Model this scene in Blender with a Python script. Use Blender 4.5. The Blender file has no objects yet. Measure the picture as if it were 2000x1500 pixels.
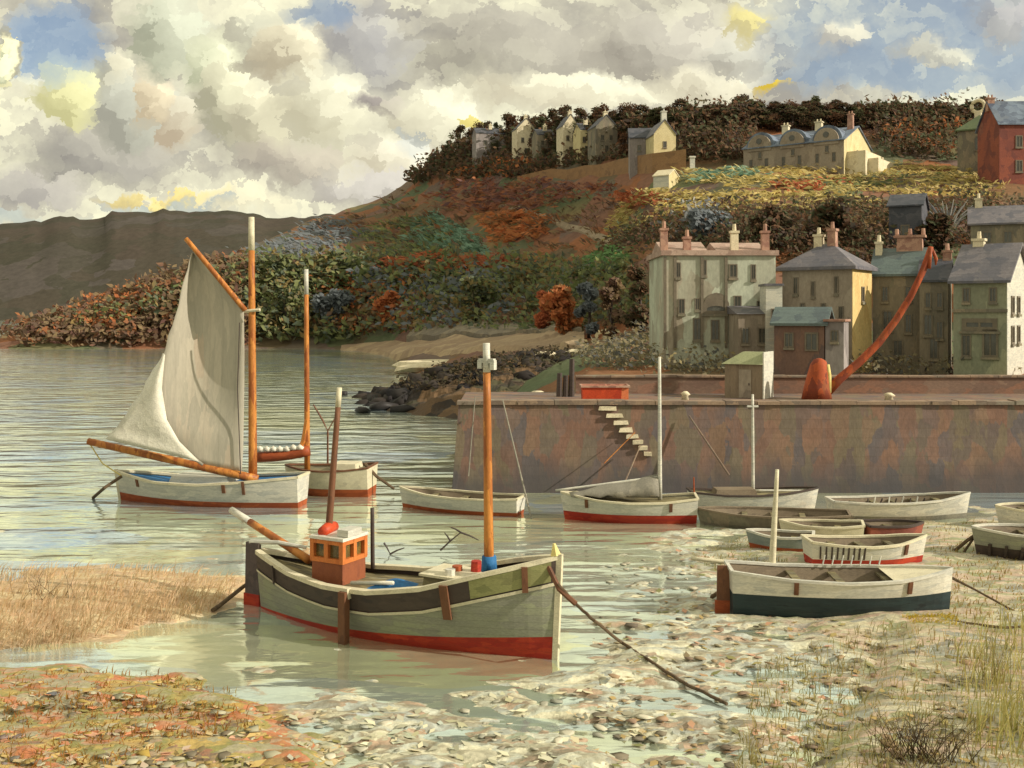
import bpy, math, random
import numpy as np
from mathutils import Vector, Matrix
random.seed(7)
RNG = np.random.default_rng(11)
SC = bpy.context.scene
COL = SC.collection
R = math.radians
F, H, HV = 2000.0, 7.0, 610.0          # focal length in px of the 2000 px wide picture, eye height, horizon row

# ------------------------------------------------------------------ camera, sun, sky
cam_d = bpy.data.cameras.new('camera'); cam = bpy.data.objects.new('camera', cam_d); COL.objects.link(cam)
cam.location = (0, 0, H); cam.rotation_euler = (R(90), 0, 0)
cam_d.sensor_width = 36; cam_d.lens = 36; cam_d.shift_y = -0.07; cam_d.clip_end = 6000; cam_d.clip_start = 0.5
SC.camera = cam
SC.view_settings.view_transform = 'Standard'; SC.view_settings.look = 'None'
SC.view_settings.exposure = 0.42; SC.view_settings.gamma = 1.0

SUN_DIR = Vector((0.86, -0.26, 0.46)).normalized()
sun_d = bpy.data.lights.new('sun', 'SUN'); sun_d.energy = 3.4; sun_d.angle = R(0.5); sun_d.color = (1.0, 0.90, 0.75)
sun = bpy.data.objects.new('sun', sun_d); COL.objects.link(sun)
sun.rotation_euler = SUN_DIR.to_track_quat('Z', 'Y').to_euler(); sun.location = (60, -20, 60)


def srgb(c):
    return tuple(((x / 255) / 12.92 if x / 255 <= 0.04045 else ((x / 255 + 0.055) / 1.055) ** 2.4) for x in c)


class NT:
    """small helper for wiring nodes"""
    def __init__(s, tree):
        s.t = tree; s.n = tree.nodes; s.n.clear()

    def new(s, typ, **kw):
        n = s.n.new(typ)
        for k, v in kw.items():
            setattr(n, k, v)
        return n

    def put(s, sock, v):
        if isinstance(v, bpy.types.NodeSocket):
            s.t.links.new(v, sock)
        elif v is not None:
            if sock.type == 'RGBA' and len(v) == 3:
                v = (*v, 1)
            sock.default_value = v

    def math(s, op, a, b=None, c=None, clamp=False):
        n = s.new('ShaderNodeMath', operation=op, use_clamp=clamp)
        for i, v in enumerate((a, b, c)):
            s.put(n.inputs[i], v) if v is not None else None
        return n.outputs[0]

    def vmath(s, op, a, b=None, c=None):
        n = s.new('ShaderNodeVectorMath', operation=op)
        for i, v in enumerate((a, b, c)):
            if v is not None:
                s.put(n.inputs[i], v)
        return n.outputs['Value'] if op in ('LENGTH', 'DOT_PRODUCT') else n.outputs[0]

    def scale(s, a, f):
        n = s.new('ShaderNodeVectorMath', operation='SCALE'); s.put(n.inputs[0], a); s.put(n.inputs['Scale'], f)
        return n.outputs[0]

    def noise(s, vec, scale, detail=3, rough=0.55, col=False):
        n = s.new('ShaderNodeTexNoise'); s.put(n.inputs['Vector'], vec)
        n.inputs['Scale'].default_value = scale; n.inputs['Detail'].default_value = detail; n.inputs['Roughness'].default_value = rough
        return n.outputs['Color'] if col else n.outputs['Fac']

    def voro(s, vec, scale, feature='F1', rnd=1.0):
        n = s.new('ShaderNodeTexVoronoi', feature=feature); s.put(n.inputs['Vector'], vec)
        n.inputs['Scale'].default_value = scale; n.inputs['Randomness'].default_value = rnd
        return n

    def mix(s, f, a, b, blend='MIX'):
        n = s.new('ShaderNodeMix', data_type='RGBA', blend_type=blend)
        s.put(n.inputs[0], f); s.put(n.inputs[6], a); s.put(n.inputs[7], b)
        return n.outputs[2]

    def map(s, v, a, b, c=0.0, d=1.0, smooth=False):
        n = s.new('ShaderNodeMapRange', clamp=True)
        if smooth:
            n.interpolation_type = 'SMOOTHSTEP'
        s.put(n.inputs[0], v)
        for i, x in enumerate((a, b, c, d)):
            n.inputs[i + 1].default_value = x
        return n.outputs[0]

    def ramp(s, f, cols, interp='LINEAR', pos=None):
        n = s.new('ShaderNodeValToRGB'); s.put(n.inputs[0], f)
        cr = n.color_ramp; cr.interpolation = interp
        k = len(cols)
        while len(cr.elements) < k:
            cr.elements.new(0.5)
        for i, c in enumerate(cols):
            cr.elements[i].position = pos[i] if pos else (i / (k - 1) if interp != 'CONSTANT' else i / k)
        for i, c in enumerate(cols):
            cr.elements[i].color = (*c, 1)
        return n.outputs[0]


# sky: Nishita blue behind a layer of procedural cumulus, all in world directions
w = bpy.data.worlds.new('World'); SC.world = w; w.use_nodes = True
q = NT(w.node_tree)
tc = q.new('ShaderNodeTexCoord')
sep = q.new('ShaderNodeSeparateXYZ'); q.put(sep.inputs[0], tc.outputs['Generated'])
ay = q.math('MAXIMUM', q.math('ABSOLUTE', sep.outputs[1]), 0.22)
cb = q.new('ShaderNodeCombineXYZ')
q.put(cb.inputs[0], q.math('DIVIDE', sep.outputs[0], ay)); q.put(cb.inputs[1], q.math('DIVIDE', sep.outputs[2], ay))
P0 = cb.outputs[0]
wn = q.scale(q.vmath('SUBTRACT', q.noise(P0, 9, 6, 0.68, True), (0.5, 0.5, 0.5)), 0.10)
P1 = q.vmath('ADD', P0, wn)
# brush-like patches: position is snapped to warped cells, so tones come in dabs
vo = q.voro(q.vmath('MULTIPLY', P1, (0.8, 1.25, 1.0)), 58)
PC = q.vmath('DIVIDE', vo.outputs['Position'], (0.8 , 1.25, 1.0))
vr = q.new('ShaderNodeSeparateColor'); q.put(vr.inputs[0], vo.outputs['Color'])
mixp = q.new('ShaderNodeMix', data_type='VECTOR'); mixp.inputs[0].default_value = 0.5
q.put(mixp.inputs[4], P1); q.put(mixp.inputs[5], PC)
PD = mixp.outputs[1]
nbig = q.noise(q.vmath('MULTIPLY', PD, (0.8, 1.5, 1)), 5.2, 5, 0.6)
nsm = q.noise(P0, 26, 4, 0.65)
val = q.math('ADD', q.math('MULTIPLY', q.math('SUBTRACT', nbig, 0.5), 1.9), q.math('MULTIPLY', vr.outputs[0], 0.26))
val = q.math('ADD', val, q.math('MULTIPLY', nsm, 0.5))
cloud = q.ramp(val, [srgb(c) for c in ((150, 146, 136), (182, 177, 158), (208, 204, 178), (228, 224, 192), (244, 240, 206))], pos=[0.05, 0.27, 0.47, 0.68, 0.95])
skyt = q.new('ShaderNodeTexSky', sky_type='NISHITA'); skyt.sun_disc = False
skyt.sun_elevation = math.asin(SUN_DIR.z); skyt.sun_rotation = math.atan2(SUN_DIR.x, SUN_DIR.y)
skyt.air_density = 1.0; skyt.dust_density = 2.0; skyt.ozone_density = 1.5


def lobe(u, v, ru, rv, soft=0.35):
    s = (F / ru, F / rv, 0.0); c = ((u - 1000) / F, (HV - v) / F, 0.0)
    vec = q.vmath('MULTIPLY_ADD', PD, s, tuple(-a * b for a, b in zip(c, s)))
    return vec, q.map(q.vmath('LENGTH', vec), 1.0 + soft * 0.4, 1.0 - soft, smooth=True)


def cl(u, v, ru, rv, light, dark, a=1.0, soft=0.35, ld=(0.75, 0.65, 0)):
    global cloud
    vec, m = lobe(u, v, ru, rv, soft)
    sh = q.math('ADD', q.vmath('DOT_PRODUCT', vec, ld), q.math('MULTIPLY', q.math('SUBTRACT', val, 0.45), 0.7))
    light = tuple(min(255, x + 14) for x in light)
    dk = tuple(max(0, x - 12) for x in dark)
    colr = q.mix(q.map(sh, -0.6, 0.6), srgb(dk), srgb(light))
    cloud = q.mix(q.math('MULTIPLY', m, a) if a < 1 else m, cloud, colr)


G1, G2, CR, CY = (150, 145, 136), (172, 168, 155), (228, 224, 194), (236, 232, 200)
cl(200, 300, 190, 60, (170, 165, 150), (136, 132, 128), 0.9, 0.6)
cl(60, 370, 120, 40, (178, 172, 160), (150, 146, 142), 0.8, 0.6)
cl(1010, 110, 260, 90, (190, 184, 164), (140, 135, 124), 0.85, 0.6)
cl(1290, 90, 190, 90, (196, 190, 172), (150, 144, 132), 0.85, 0.6)
cl(700, 90, 120, 100, (176, 174, 168), (142, 140, 140), 0.8, 0.6)
cl(330, 60, 90, 80, (206, 208, 180), (160, 162, 140), 0.9, 0.4)
cl(500, 70, 110, 60, (186, 184, 160), (146, 140, 124), 0.85)
cl(215, 140, 48, 66, (216, 210, 180), (176, 172, 150))
cl(130, 190, 62, 80, (226, 222, 164), (192, 188, 140), 1, 0.3)
cl(260, 210, 110, 75, (206, 206, 184), (160, 158, 144))
cl(300, 185, 44, 60, (228, 214, 178), (190, 176, 148))
cl(360, 240, 52, 56, (214, 208, 180), (182, 168, 144))
cl(420, 110, 60, 66, (222, 222, 186), (176, 178, 150))
cl(455, 200, 70, 110, (224, 220, 184), (168, 164, 140))
cl(560, 90, 72, 66, (226, 218, 184), (178, 168, 144))
cl(520, 240, 64, 90, (232, 226, 190), (178, 172, 148))
cl(640, 210, 110, 100, CY, (190, 184, 158), 1, 0.5)
cl(740, 205, 60, 26, (168, 158, 148), (140, 132, 130), 0.9)
cl(840, 235, 120, 70, CY, (196, 190, 166), 1, 0.5)
cl(1130, 175, 240, 38, CY, (206, 198, 172), 0.95, 0.5)
cl(1380, 160, 130, 40, (232, 226, 196), (196, 188, 164), 0.9, 0.5)
cl(560, 330, 130, 40, (190, 180, 158), (156, 148, 136), 0.85, 0.5)
cl(760, 325, 90, 50, (238, 232, 204), (200, 192, 168), 1, 0.4)
cl(700, 375, 120, 32, (196, 190, 180), (168, 162, 154), 0.8, 0.5)
cl(430, 395, 170, 22, (222, 214, 178), (190, 182, 158), 0.8, 0.5)
cl(925, 234, 36, 16, (226, 210, 110), (214, 196, 100), 0.85, 0.5)
cl(300, 388, 110, 9, (226, 204, 120), (206, 186, 120), 0.8, 0.5)

# openings onto the blue
blue = 0.0
for (u, v, ru, rv, a) in ((100, 80, 110, 90, .95), (640, 18, 90, 34, .8), (1800, 70, 360, 130, .92), (1740, 150, 260, 46, .9),
                          (330, 402, 130, 12, .7), (60, 425, 130, 16, .55), (790, 290, 40, 40, .4), (1560, 60, 70, 60, .7)):
    m = q.math('MULTIPLY', lobe(u, v, ru, rv, 0.45)[1], a)
    blue = q.math('MAXIMUM', blue, m) if not isinstance(blue, float) else m
blue = q.math('MULTIPLY', blue, q.map(val, 0.9, 0.42, 0.3, 0.8))
pre = cloud
for args in ((1640, 85, 64, 44, (224, 218, 190), (180, 176, 164), .9), (1830, 112, 84, 26, (216, 212, 184), (176, 172, 156), .8),
             (1450, 45, 42, 30, (228, 214, 130), (200, 188, 130), .85), (1430, 105, 60, 40, (206, 204, 184), (164, 160, 148), .8),
             (1512, 168, 34, 12, (224, 196, 70), (206, 178, 60), .95), (1960, 30, 80, 50, (200, 194, 186), (160, 156, 152), .7)):
    vec, m = lobe(args[0], args[1], args[2], args[3], 0.5)
    blue = q.math('MULTIPLY', blue, q.math('SUBTRACT', 1.0, q.math('MULTIPLY', m, args[6])))
    cl(*args[:6], args[6], 0.5)
for (ru, rv, c1_, c2_) in ((46, 60, (150, 146, 124), (140, 138, 120)), (40, 53, (236, 230, 184), (214, 208, 164)), (30, 41, (196, 196, 158), (180, 182, 150)), (26, 36, (228, 226, 188), (212, 212, 176))):
    blue = q.math('MULTIPLY', blue, q.math('SUBTRACT', 1.0, lobe(8, 118, ru, rv, .12)[1])); cl(8, 118, ru, rv, c1_, c2_, 1, .12)
bg1 = q.new('ShaderNodeBackground'); q.put(bg1.inputs[0], skyt.outputs[0]); bg1.inputs[1].default_value = 0.1
bg2 = q.new('ShaderNodeBackground'); q.put(bg2.inputs[0], cloud); bg2.inputs[1].default_value = 1.0
ms = q.new('ShaderNodeMixShader'); q.put(ms.inputs[0], blue); q.put(ms.inputs[1], bg2.outputs[0]); q.put(ms.inputs[2], bg1.outputs[0])
wo = q.new('ShaderNodeOutputWorld'); q.put(wo.inputs[0], ms.outputs[0])
w.cycles.sampling_method = 'MANUAL'; w.cycles.sample_map_resolution = 512
SC.cycles.max_bounces = 5; SC.cycles.diffuse_bounces = 2; SC.cycles.glossy_bounces = 3; SC.cycles.transmission_bounces = 2
SC.cycles.transparent_max_bounces = 4; SC.cycles.caustics_reflective = False; SC.cycles.caustics_refractive = False


# ------------------------------------------------------------------ picture row/column -> place
def P(u, v, d):
    return Vector(((u - 1000) / F * d, d, H - (v - HV) / F * d))


def G(u, v, z=0.0):
    d = F * (H - z) / (v - HV)
    return Vector(((u - 1000) / F * d, d, z))


# ------------------------------------------------------------------ materials
def pmat(name, cols, scale=1.0, stretch=(1, 1, 1), rough=0.75, bump=0.25, warp=0.25, mixn=0.5, metal=0.0, fine=0.12, space='Object', spec=0.35, dist=0.03, low=0.35, seam=0, seamk=0.8, axis=2):
    """surface mottled in uneven dabs of its own colours"""
    m = bpy.data.materials.new(name); m.use_nodes = True; n = NT(m.node_tree)
    tcn = n.new('ShaderNodeTexCoord') if space == 'Object' else n.new('ShaderNodeNewGeometry')
    p = tcn.outputs['Object'] if space == 'Object' else tcn.outputs['Position']
    p = n.vmath('MULTIPLY', p, tuple(scale * s for s in stretch))
    wv = n.scale(n.vmath('SUBTRACT', n.noise(p, 1.3, 3, 0.6, True), (0.5, 0.5, 0.5)), warp * 4)
    pw = n.vmath('ADD', p, wv)
    v = n.voro(pw, 1.6)
    sc_ = n.new('ShaderNodeSeparateColor'); n.put(sc_.inputs[0], v.outputs['Color'])
    nz = n.noise(n.vmath('ADD', v.outputs['Position'], n.scale(pw, 0.25)), low, 3, 0.6)
    nz = n.map(nz, 0.3, 0.7)
    f = n.math('ADD', n.math('MULTIPLY', sc_.outputs[0], 1 - mixn), n.math('MULTIPLY', nz, mixn))
    col = n.ramp(f, cols)
    fn = n.noise(p, 9, 4, 0.7)
    col = n.mix(1.0, col, n.ramp(fn, [(1 - fine * 2,) * 3, (1 + fine,) * 3], pos=[0.3, 0.7]), 'MULTIPLY')
    hgt = None
    if seam:
        sx = n.new('ShaderNodeSeparateXYZ'); n.put(sx.inputs[0], tcn.outputs[0 if space != 'Object' else 'Object'])
        fr = n.math('FRACT', n.math('DIVIDE', n.math('ADD', sx.outputs[axis], n.math('MULTIPLY', fn, seam * .1)), seam))
        hgt = n.map(n.math('ABSOLUTE', n.math('SUBTRACT', fr, 0.5)), 0.40, 0.5, 1.0, 0.0)
        col = n.mix(n.map(hgt, 0.0, 1.0, 1.0 - seamk, 0.0), col, (0.03, 0.028, 0.025))
    b = n.new('ShaderNodeBsdfPrincipled')
    n.put(b.inputs['Base Color'], col)
    n.put(b.inputs['Roughness'], n.map(fn, 0.2, 0.8, max(rough - .12, 0.05), min(rough + .12, 1)))
    b.inputs['Metallic'].default_value = metal; b.inputs['Specular IOR Level'].default_value = spec
    bp = n.new('ShaderNodeBump'); bp.inputs['Strength'].default_value = bump; bp.inputs['Distance'].default_value = dist / max(scale, .05)
    n.put(bp.inputs['Height'], n.math('ADD', n.math('MULTIPLY', v.outputs['Distance'], 0.8), n.math('MULTIPLY', fn, 0.8)))
    n.put(b.inputs['Normal'], bp.outputs[0])
    o = n.new('ShaderNodeOutputMaterial'); n.put(o.inputs[0], b.outputs[0])
    return m


def leafmat(name, cols, rough=0.8, trans=0.38):
    m = bpy.data.materials.new(name); m.use_nodes = True; n = NT(m.node_tree)
    g = n.new('ShaderNodeNewGeometry'); oi = n.new('ShaderNodeObjectInfo')
    f = n.math('FRACT', n.math('ADD', n.math('MULTIPLY', g.outputs['Random Per Island'], 0.9), n.math('MULTIPLY', oi.outputs['Random'], 0.35)))
    lo = n.map(n.noise(g.outputs['Position'], 0.16, 3), 0.3, 0.7)
    f = n.math('ADD', n.math('MULTIPLY', f, 0.55), n.math('MULTIPLY', lo, 0.45))
    col = n.ramp(f, cols)
    b = n.new('ShaderNodeBsdfPrincipled'); n.put(b.inputs['Base Color'], col); b.inputs['Roughness'].default_value = rough
    b.inputs['Specular IOR Level'].default_value = 0.2
    o = n.new('ShaderNodeOutputMaterial')
    if trans:
        tr = n.new('ShaderNodeBsdfTranslucent'); n.put(tr.inputs[0], col); mx = n.new('ShaderNodeMixShader'); mx.inputs[0].default_value = trans
        n.put(mx.inputs[1], b.outputs[0]); n.put(mx.inputs[2], tr.outputs[0]); n.put(o.inputs[0], mx.outputs[0])
    else: n.put(o.inputs[0], b.outputs[0])
    return m


def S(*cs):
    return [srgb(c) for c in cs]


# ------------------------------------------------------------------ objects
def tag(o, label=None, cat=None, group=None, kind=None):
    if label: o['label'] = label
    if cat: o['category'] = cat
    if group: o['group'] = group
    if kind: o['kind'] = kind
    return o


def empty(name, loc, rz=0.0, label=None, cat=None, group=None):
    o = bpy.data.objects.new(name, None); COL.objects.link(o); o.location = loc; o.rotation_euler = (0, 0, rz)
    o.empty_display_size = 0.3
    o['_m'] = 1
    del o['_m']
    return tag(o, label, cat, group)


def mat_of(root):
    return Matrix.Translation(root.location) @ root.rotation_euler.to_matrix().to_4x4()


def loc_in(root, p):
    return mat_of(root).inverted() @ Vector(p)


def link_mesh(name, me, m, parent=None, smooth=False):
    o = bpy.data.objects.new(name, me); COL.objects.link(o)
    if m: me.materials.append(m)
    if parent: o.parent = parent
    if smooth: me.polygons.foreach_set('use_smooth', [True] * len(me.polygons))
    me.update()
    return o


class MB:
    def __init__(s):
        s.v = []; s.f = []

    def quad(s, a, b, c, d):
        i = len(s.v); s.v += [tuple(a), tuple(b), tuple(c), tuple(d)]; s.f.append((i, i + 1, i + 2, i + 3))

    def box(s, x0, x1, y0, y1, z0, z1, top=1.0, rot=0.0, jit=0.0):
        i = len(s.v); cx, cy = (x0 + x1) / 2, (y0 + y1) / 2
        for z, k in ((z0, 1.0), (z1, top)):
            for x, y in ((x0, y0), (x1, y0), (x1, y1), (x0, y1)):
                px, py = (x - cx) * k, (y - cy) * k
                c, n = math.cos(rot), math.sin(rot)
                s.v.append((cx + px * c - py * n + random.uniform(-jit, jit), cy + px * n + py * c + random.uniform(-jit, jit), z + random.uniform(-jit, jit)))
        s.f += [tuple(i + k for k in q_) for q_ in ((0, 3, 2, 1), (4, 5, 6, 7), (0, 1, 5, 4), (1, 2, 6, 5), (2, 3, 7, 6), (3, 0, 4, 7))]
        return s

    def tube(s, pts, radii, n=8, cap=True, flat=1.0):
        pts = [Vector(p) for p in pts]
        if not isinstance(radii, (list, tuple)): radii = [radii] * len(pts)
        i0 = len(s.v)
        for k, p in enumerate(pts):
            t = (pts[min(k + 1, len(pts) - 1)] - pts[max(k - 1, 0)]).normalized()
            ref = Vector((0, 0, 1)) if abs(t.z) < 0.9 else Vector((0, 1, 0))
            a = t.cross(ref).normalized(); b = a.cross(t).normalized()
            for j in range(n):
                th = 2 * math.pi * j / n
                s.v.append(tuple(p + (a * math.cos(th) + b * math.sin(th) * flat) * radii[k]))
        for k in range(len(pts) - 1):
            for j in range(n):
                a = i0 + k * n + j; b = i0 + k * n + (j + 1) % n
                s.f.append((a, b, b + n, a + n))
        if cap:
            s.f.append(tuple(i0 + j for j in range(n))[::-1]); e = i0 + (len(pts) - 1) * n
            s.f.append(tuple(e + j for j in range(n)))
        return s

    def grid(s, rows, close=False):
        i0 = len(s.v); n = len(rows[0])
        for r_ in rows:
            s.v += [tuple(p) for p in r_]
        for k in range(len(rows) - 1):
            for j in range(n - 1 + (1 if close else 0)):
                a = i0 + k * n + j; b = i0 + k * n + (j + 1) % n
                s.f.append((a, b, b + n, a + n))
        return s

    def prism(s, poly, d):
        """closed outline of 3D points pushed along vector d"""
        i = len(s.v); n = len(poly); d = Vector(d)
        s.v += [tuple(p) for p in poly] + [tuple(Vector(p) + d) for p in poly]
        s.f.append(tuple(range(i, i + n))[::-1]); s.f.append(tuple(range(i + n, i + 2 * n)))
        for k in range(n):
            a, b = i + k, i + (k + 1) % n
            s.f.append((a, b, b + n, a + n))
        return s

    def build(s, name, m, parent=None, smooth=False):
        me = bpy.data.meshes.new(name); me.from_pydata(s.v, [], s.f); me.validate()
        return link_mesh(name, me, m, parent, smooth)


def copy_thing(root, loc, rz, scale=1.0, label=None, group=None):
    r_ = root.copy(); COL.objects.link(r_); r_.location = loc; r_.rotation_euler = (0, 0, rz)
    r_.scale = scale if isinstance(scale, tuple) else (scale,) * 3
    if label: r_['label'] = label
    if group: r_['group'] = group
    for ch in list(root.children):
        c = ch.copy(); COL.objects.link(c); c.parent = r_
        for gch in list(ch.children):
            g2 = gch.copy(); COL.objects.link(g2); g2.parent = c
    return r_


def leaf_mesh(name, cen, size, asp=0.6, up=0.0, lean=None, flat=False):
    """many small leaf-shaped faces, one every centre"""
    cen = np.asarray(cen, float); n = len(cen); size = np.broadcast_to(np.asarray(size, float), (n,))
    nr = RNG.normal(size=(n, 3)) * (0.12 if flat else 0.55) + (np.array([0, 0, 1.0]) if flat else np.array([0.3, -0.45, 0.75])); nr /= np.linalg.norm(nr, axis=1)[:, None]
    a = RNG.normal(size=(n, 3)); a -= (a * nr).sum(1)[:, None] * nr; a /= np.linalg.norm(a, axis=1)[:, None]
    if lean is not None:
        a = a * 0.35 + np.asarray(lean, float)[None, :]; a -= (a * nr).sum(1)[:, None] * nr; a /= np.linalg.norm(a, axis=1)[:, None]
    b = np.cross(nr, a)
    a = a * size[:, None]; b = b * (size * asp)[:, None]
    k = RNG.uniform(0.5, 1.0, (n, 1))
    v = np.stack([cen - a, cen - b * k + a * 0.1, cen + a, cen + b + a * 0.2 * k], 1).reshape(-1, 3)
    me = bpy.data.meshes.new(name)
    me.vertices.add(4 * n); me.vertices.foreach_set('co', v.ravel())
    me.loops.add(4 * n); me.loops.foreach_set('vertex_index', np.arange(4 * n, dtype=np.int32))
    me.polygons.add(n); me.polygons.foreach_set('loop_start', np.arange(0, 4 * n, 4, dtype=np.int32))
    me.update(calc_edges=True)
    return me


def vnoise(x, y, seed=0):
    """value noise for terrain, arrays in and out"""
    x = np.asarray(x, float); y = np.asarray(y, float)
    xi = np.floor(x).astype(np.int64); yi = np.floor(y).astype(np.int64); fx = x - xi; fy = y - yi
    fx = fx * fx * (3 - 2 * fx); fy = fy * fy * (3 - 2 * fy)

    def h(a, b):
        t = (a * 374761393 + b * 668265263 + seed * 1442695041) & 0x7fffffff
        t = ((t ^ (t >> 13)) * 1274126177) & 0x7fffffff
        return ((t ^ (t >> 16)) & 0xffff) / 65535.0
    return (h(xi, yi) * (1 - fx) + h(xi + 1, yi) * fx) * (1 - fy) + (h(xi, yi + 1) * (1 - fx) + h(xi + 1, yi + 1) * fx) * fy


def fbm(x, y, seed=0, o=4):
    t = 0; a = 0.5
    for i in range(o):
        t = t + a * (vnoise(np.asarray(x) * 2 ** i, np.asarray(y) * 2 ** i, seed + i) - 0.5); a *= 0.5
    return t


# palette
M = {}
M['cream'] = pmat('cream_paint', S((205, 196, 165), (226, 218, 188), (190, 182, 158)), 3, (1, 1, 2), 0.55, 0.15)
M['white'] = pmat('white_paint', S((206, 206, 194), (222, 218, 202), (196, 196, 186), (216, 208, 190)), 2.2, (0.5, 1, 2.5), 0.5, 0.15, seam=0.13, seamk=0.86)
M['ochre'] = pmat('varnished_spar', S((176, 106, 46), (206, 138, 66), (150, 84, 40), (196, 124, 58)), 5, (1, 1, 0.25), 0.5, 0.15)
M['brownwood'] = pmat('brown_wood', S((96, 62, 44), (122, 82, 58), (78, 52, 42)), 5, (1, 1, 0.4), 0.65, 0.2)
M['darkwood'] = pmat('tarred_wood', S((62, 52, 50), (80, 68, 62), (52, 46, 48)), 4, (0.6, 1, 2), 0.6, 0.2)
M['rust'] = pmat('orange_bottom_paint', S((176, 88, 44), (150, 72, 40), (196, 104, 58)), 3, (0.5, 1, 2), 0.6, 0.15, seam=0.15, seamk=0.86)
M['red'] = pmat('red_bottom_paint', S((190, 58, 36), (162, 46, 36), (208, 80, 48)), 3, (0.5, 1, 2), 0.6, 0.15, seam=0.15, seamk=0.86)
M['redbox'] = pmat('red_painted_steel', S((190, 60, 30), (206, 78, 40), (166, 50, 28)), 2, (1, 1, 1), 0.55, 0.1)
M['greygreen'] = pmat('grey_green_paint', S((148, 148, 132), (152, 154, 134), (144, 144, 130), (158, 162, 134), (150, 152, 136)), 3.2, (0.35, 1, 1.8), 0.5, 0.2, seam=0.15, seamk=0.8)
M['olive'] = pmat('lit_bow_olive', S((126, 128, 84), (150, 150, 100), (110, 108, 74)), 3, (0.5, 1, 2), 0.6, 0.2)
M['teal'] = pmat('dark_teal_paint', S((30, 44, 50), (44, 62, 66), (24, 34, 40)), 3, (0.4, 1, 2.5), 0.55, 0.15, seam=0.12, seamk=0.85)
M['blue'] = pmat('blue_cloth', S((30, 94, 150), (48, 116, 172), (24, 76, 128)), 5, (1, 1, 1), 0.7, 0.3)
M['deck'] = pmat('deck_boards', S((120, 112, 84), (146, 136, 100), (92, 84, 64), (160, 156, 130)), 3, (0.5, 2.5, 1), 0.7, 0.2)
M['inner'] = pmat('boat_inside', S((118, 104, 86), (138, 124, 104), (98, 86, 74)), 3, (0.6, 1, 1.5), 0.75, 0.2)
M['sail'] = pmat('tan_grey_sailcloth', S((188, 182, 164), (178, 172, 156), (196, 188, 170), (194, 174, 152)), 0.9, (2.2, 2.2, 0.35), 0.8, 0.08, fine=0.06, seam=.55, seamk=.9, axis=0)
M['jib'] = pmat('white_sailcloth', S((226, 220, 200), (236, 232, 216), (206, 200, 184)), 2.6, (1, 1, 1), 0.8, 0.5, dist=0.08)
M['tarp'] = pmat('grey_canvas', S((150, 146, 132), (132, 128, 116), (166, 160, 142)), 2, (1, 1, 1), 0.85, 0.2)
M['rope'] = pmat('old_rope', S((82, 66, 52), (110, 92, 70), (58, 48, 42)), 14, (1, 1, 1), 0.9, 0.3)
M['glass'] = pmat('dark_window_glass', S((66, 66, 60), (88, 88, 80), (54, 54, 52)), 2, (1, 1, 1), 0.15, 0.05, spec=0.6)
M['yellow'] = pmat('yellow_paint', S((226, 206, 120), (236, 222, 150), (214, 186, 96)), 5, (1, 1, 1), 0.6, 0.1)


# ------------------------------------------------------------------ water and far land
def water_mat():
    m = bpy.data.materials.new('harbour_water'); m.use_nodes = True; n = NT(m.node_tree)
    g = n.new('ShaderNodeNewGeometry'); p = g.outputs['Position']
    ps = n.vmath('MULTIPLY', p, (0.16, 0.34, 0))
    wv = n.scale(n.vmath('SUBTRACT', n.noise(ps, 1.1, 3, 0.6, True), (0.5,) * 3), 1.2)
    v = n.voro(n.vmath('ADD', ps, wv), 0.9)
    sc_ = n.new('ShaderNodeSeparateColor'); n.put(sc_.inputs[0], v.outputs['Color'])
    f = n.math('ADD', n.math('MULTIPLY', sc_.outputs[0], 0.6), n.math('MULTIPLY', n.noise(ps, 0.8, 3), 0.4))
    col = n.ramp(f, S((218, 238, 230), (228, 242, 226), (242, 248, 206), (210, 234, 246), (248, 246, 222)))
    b = n.new('ShaderNodeBsdfPrincipled'); n.put(b.inputs['Base Color'], col)
    b.inputs['Metallic'].default_value = 0.76; b.inputs['Roughness'].default_value = 0.1
    b.inputs['Specular IOR Level'].default_value = 0.5
    bp = n.new('ShaderNodeBump'); bp.inputs['Strength'].default_value = 0.5; bp.inputs['Distance'].default_value = 0.3
    h1 = n.noise(n.vmath('MULTIPLY', p, (0.24, 0.7, 0)), 1.0, 2)
    h2 = n.noise(n.vmath('MULTIPLY', p, (1.3, 2.8, 0)), 1.0, 2)
    n.put(bp.inputs['Height'], n.math('ADD', h1, n.math('MULTIPLY', h2, 0.1)))
    n.put(b.inputs['Normal'], bp.outputs[0])
    o = n.new('ShaderNodeOutputMaterial'); n.put(o.inputs[0], b.outputs[0])
    return m


mb = MB(); mb.quad((-2500, -200, 0), (2500, -200, 0), (2500, 3000, 0), (-2500, 3000, 0))
tag(mb.build('water', water_mat()), kind='structure')

# far brown ridge across the bay
FAR = [(-700, 470), (-300, 452), (0, 441), (60, 436), (120, 422), (180, 432), (220, 416), (300, 414), (420, 410), (480, 414), (540, 428), (600, 424), (680, 412), (800, 440), (1000, 470), (1300, 520)]
fu = np.linspace(-700, 1300, 160); fv = np.interp(fu, [a for a, _ in FAR], [b for _, b in FAR])
rows = []
for k, (t, d) in enumerate(((0, 880), (0.25, 930), (0.55, 1000), (0.8, 1080), (1.0, 1180), (0.6, 1400))):
    row = []
    for i, u in enumerate(fu):
        top = fv[i] + (2.5 * float(fbm(u * 0.05, 3, 5)) * 6 if k >= 3 else 0)
        z = (H - (top - HV) / F * 1180) * t + (0 if k == 0 else 6 * float(fbm(u * 0.012, t * 5, 9)))
        x = (u - 1000) / F * d
        row.append((x, d, max(z, -1) if k else -1))
    rows.append(row)
mb = MB(); mb.grid(rows)
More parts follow.
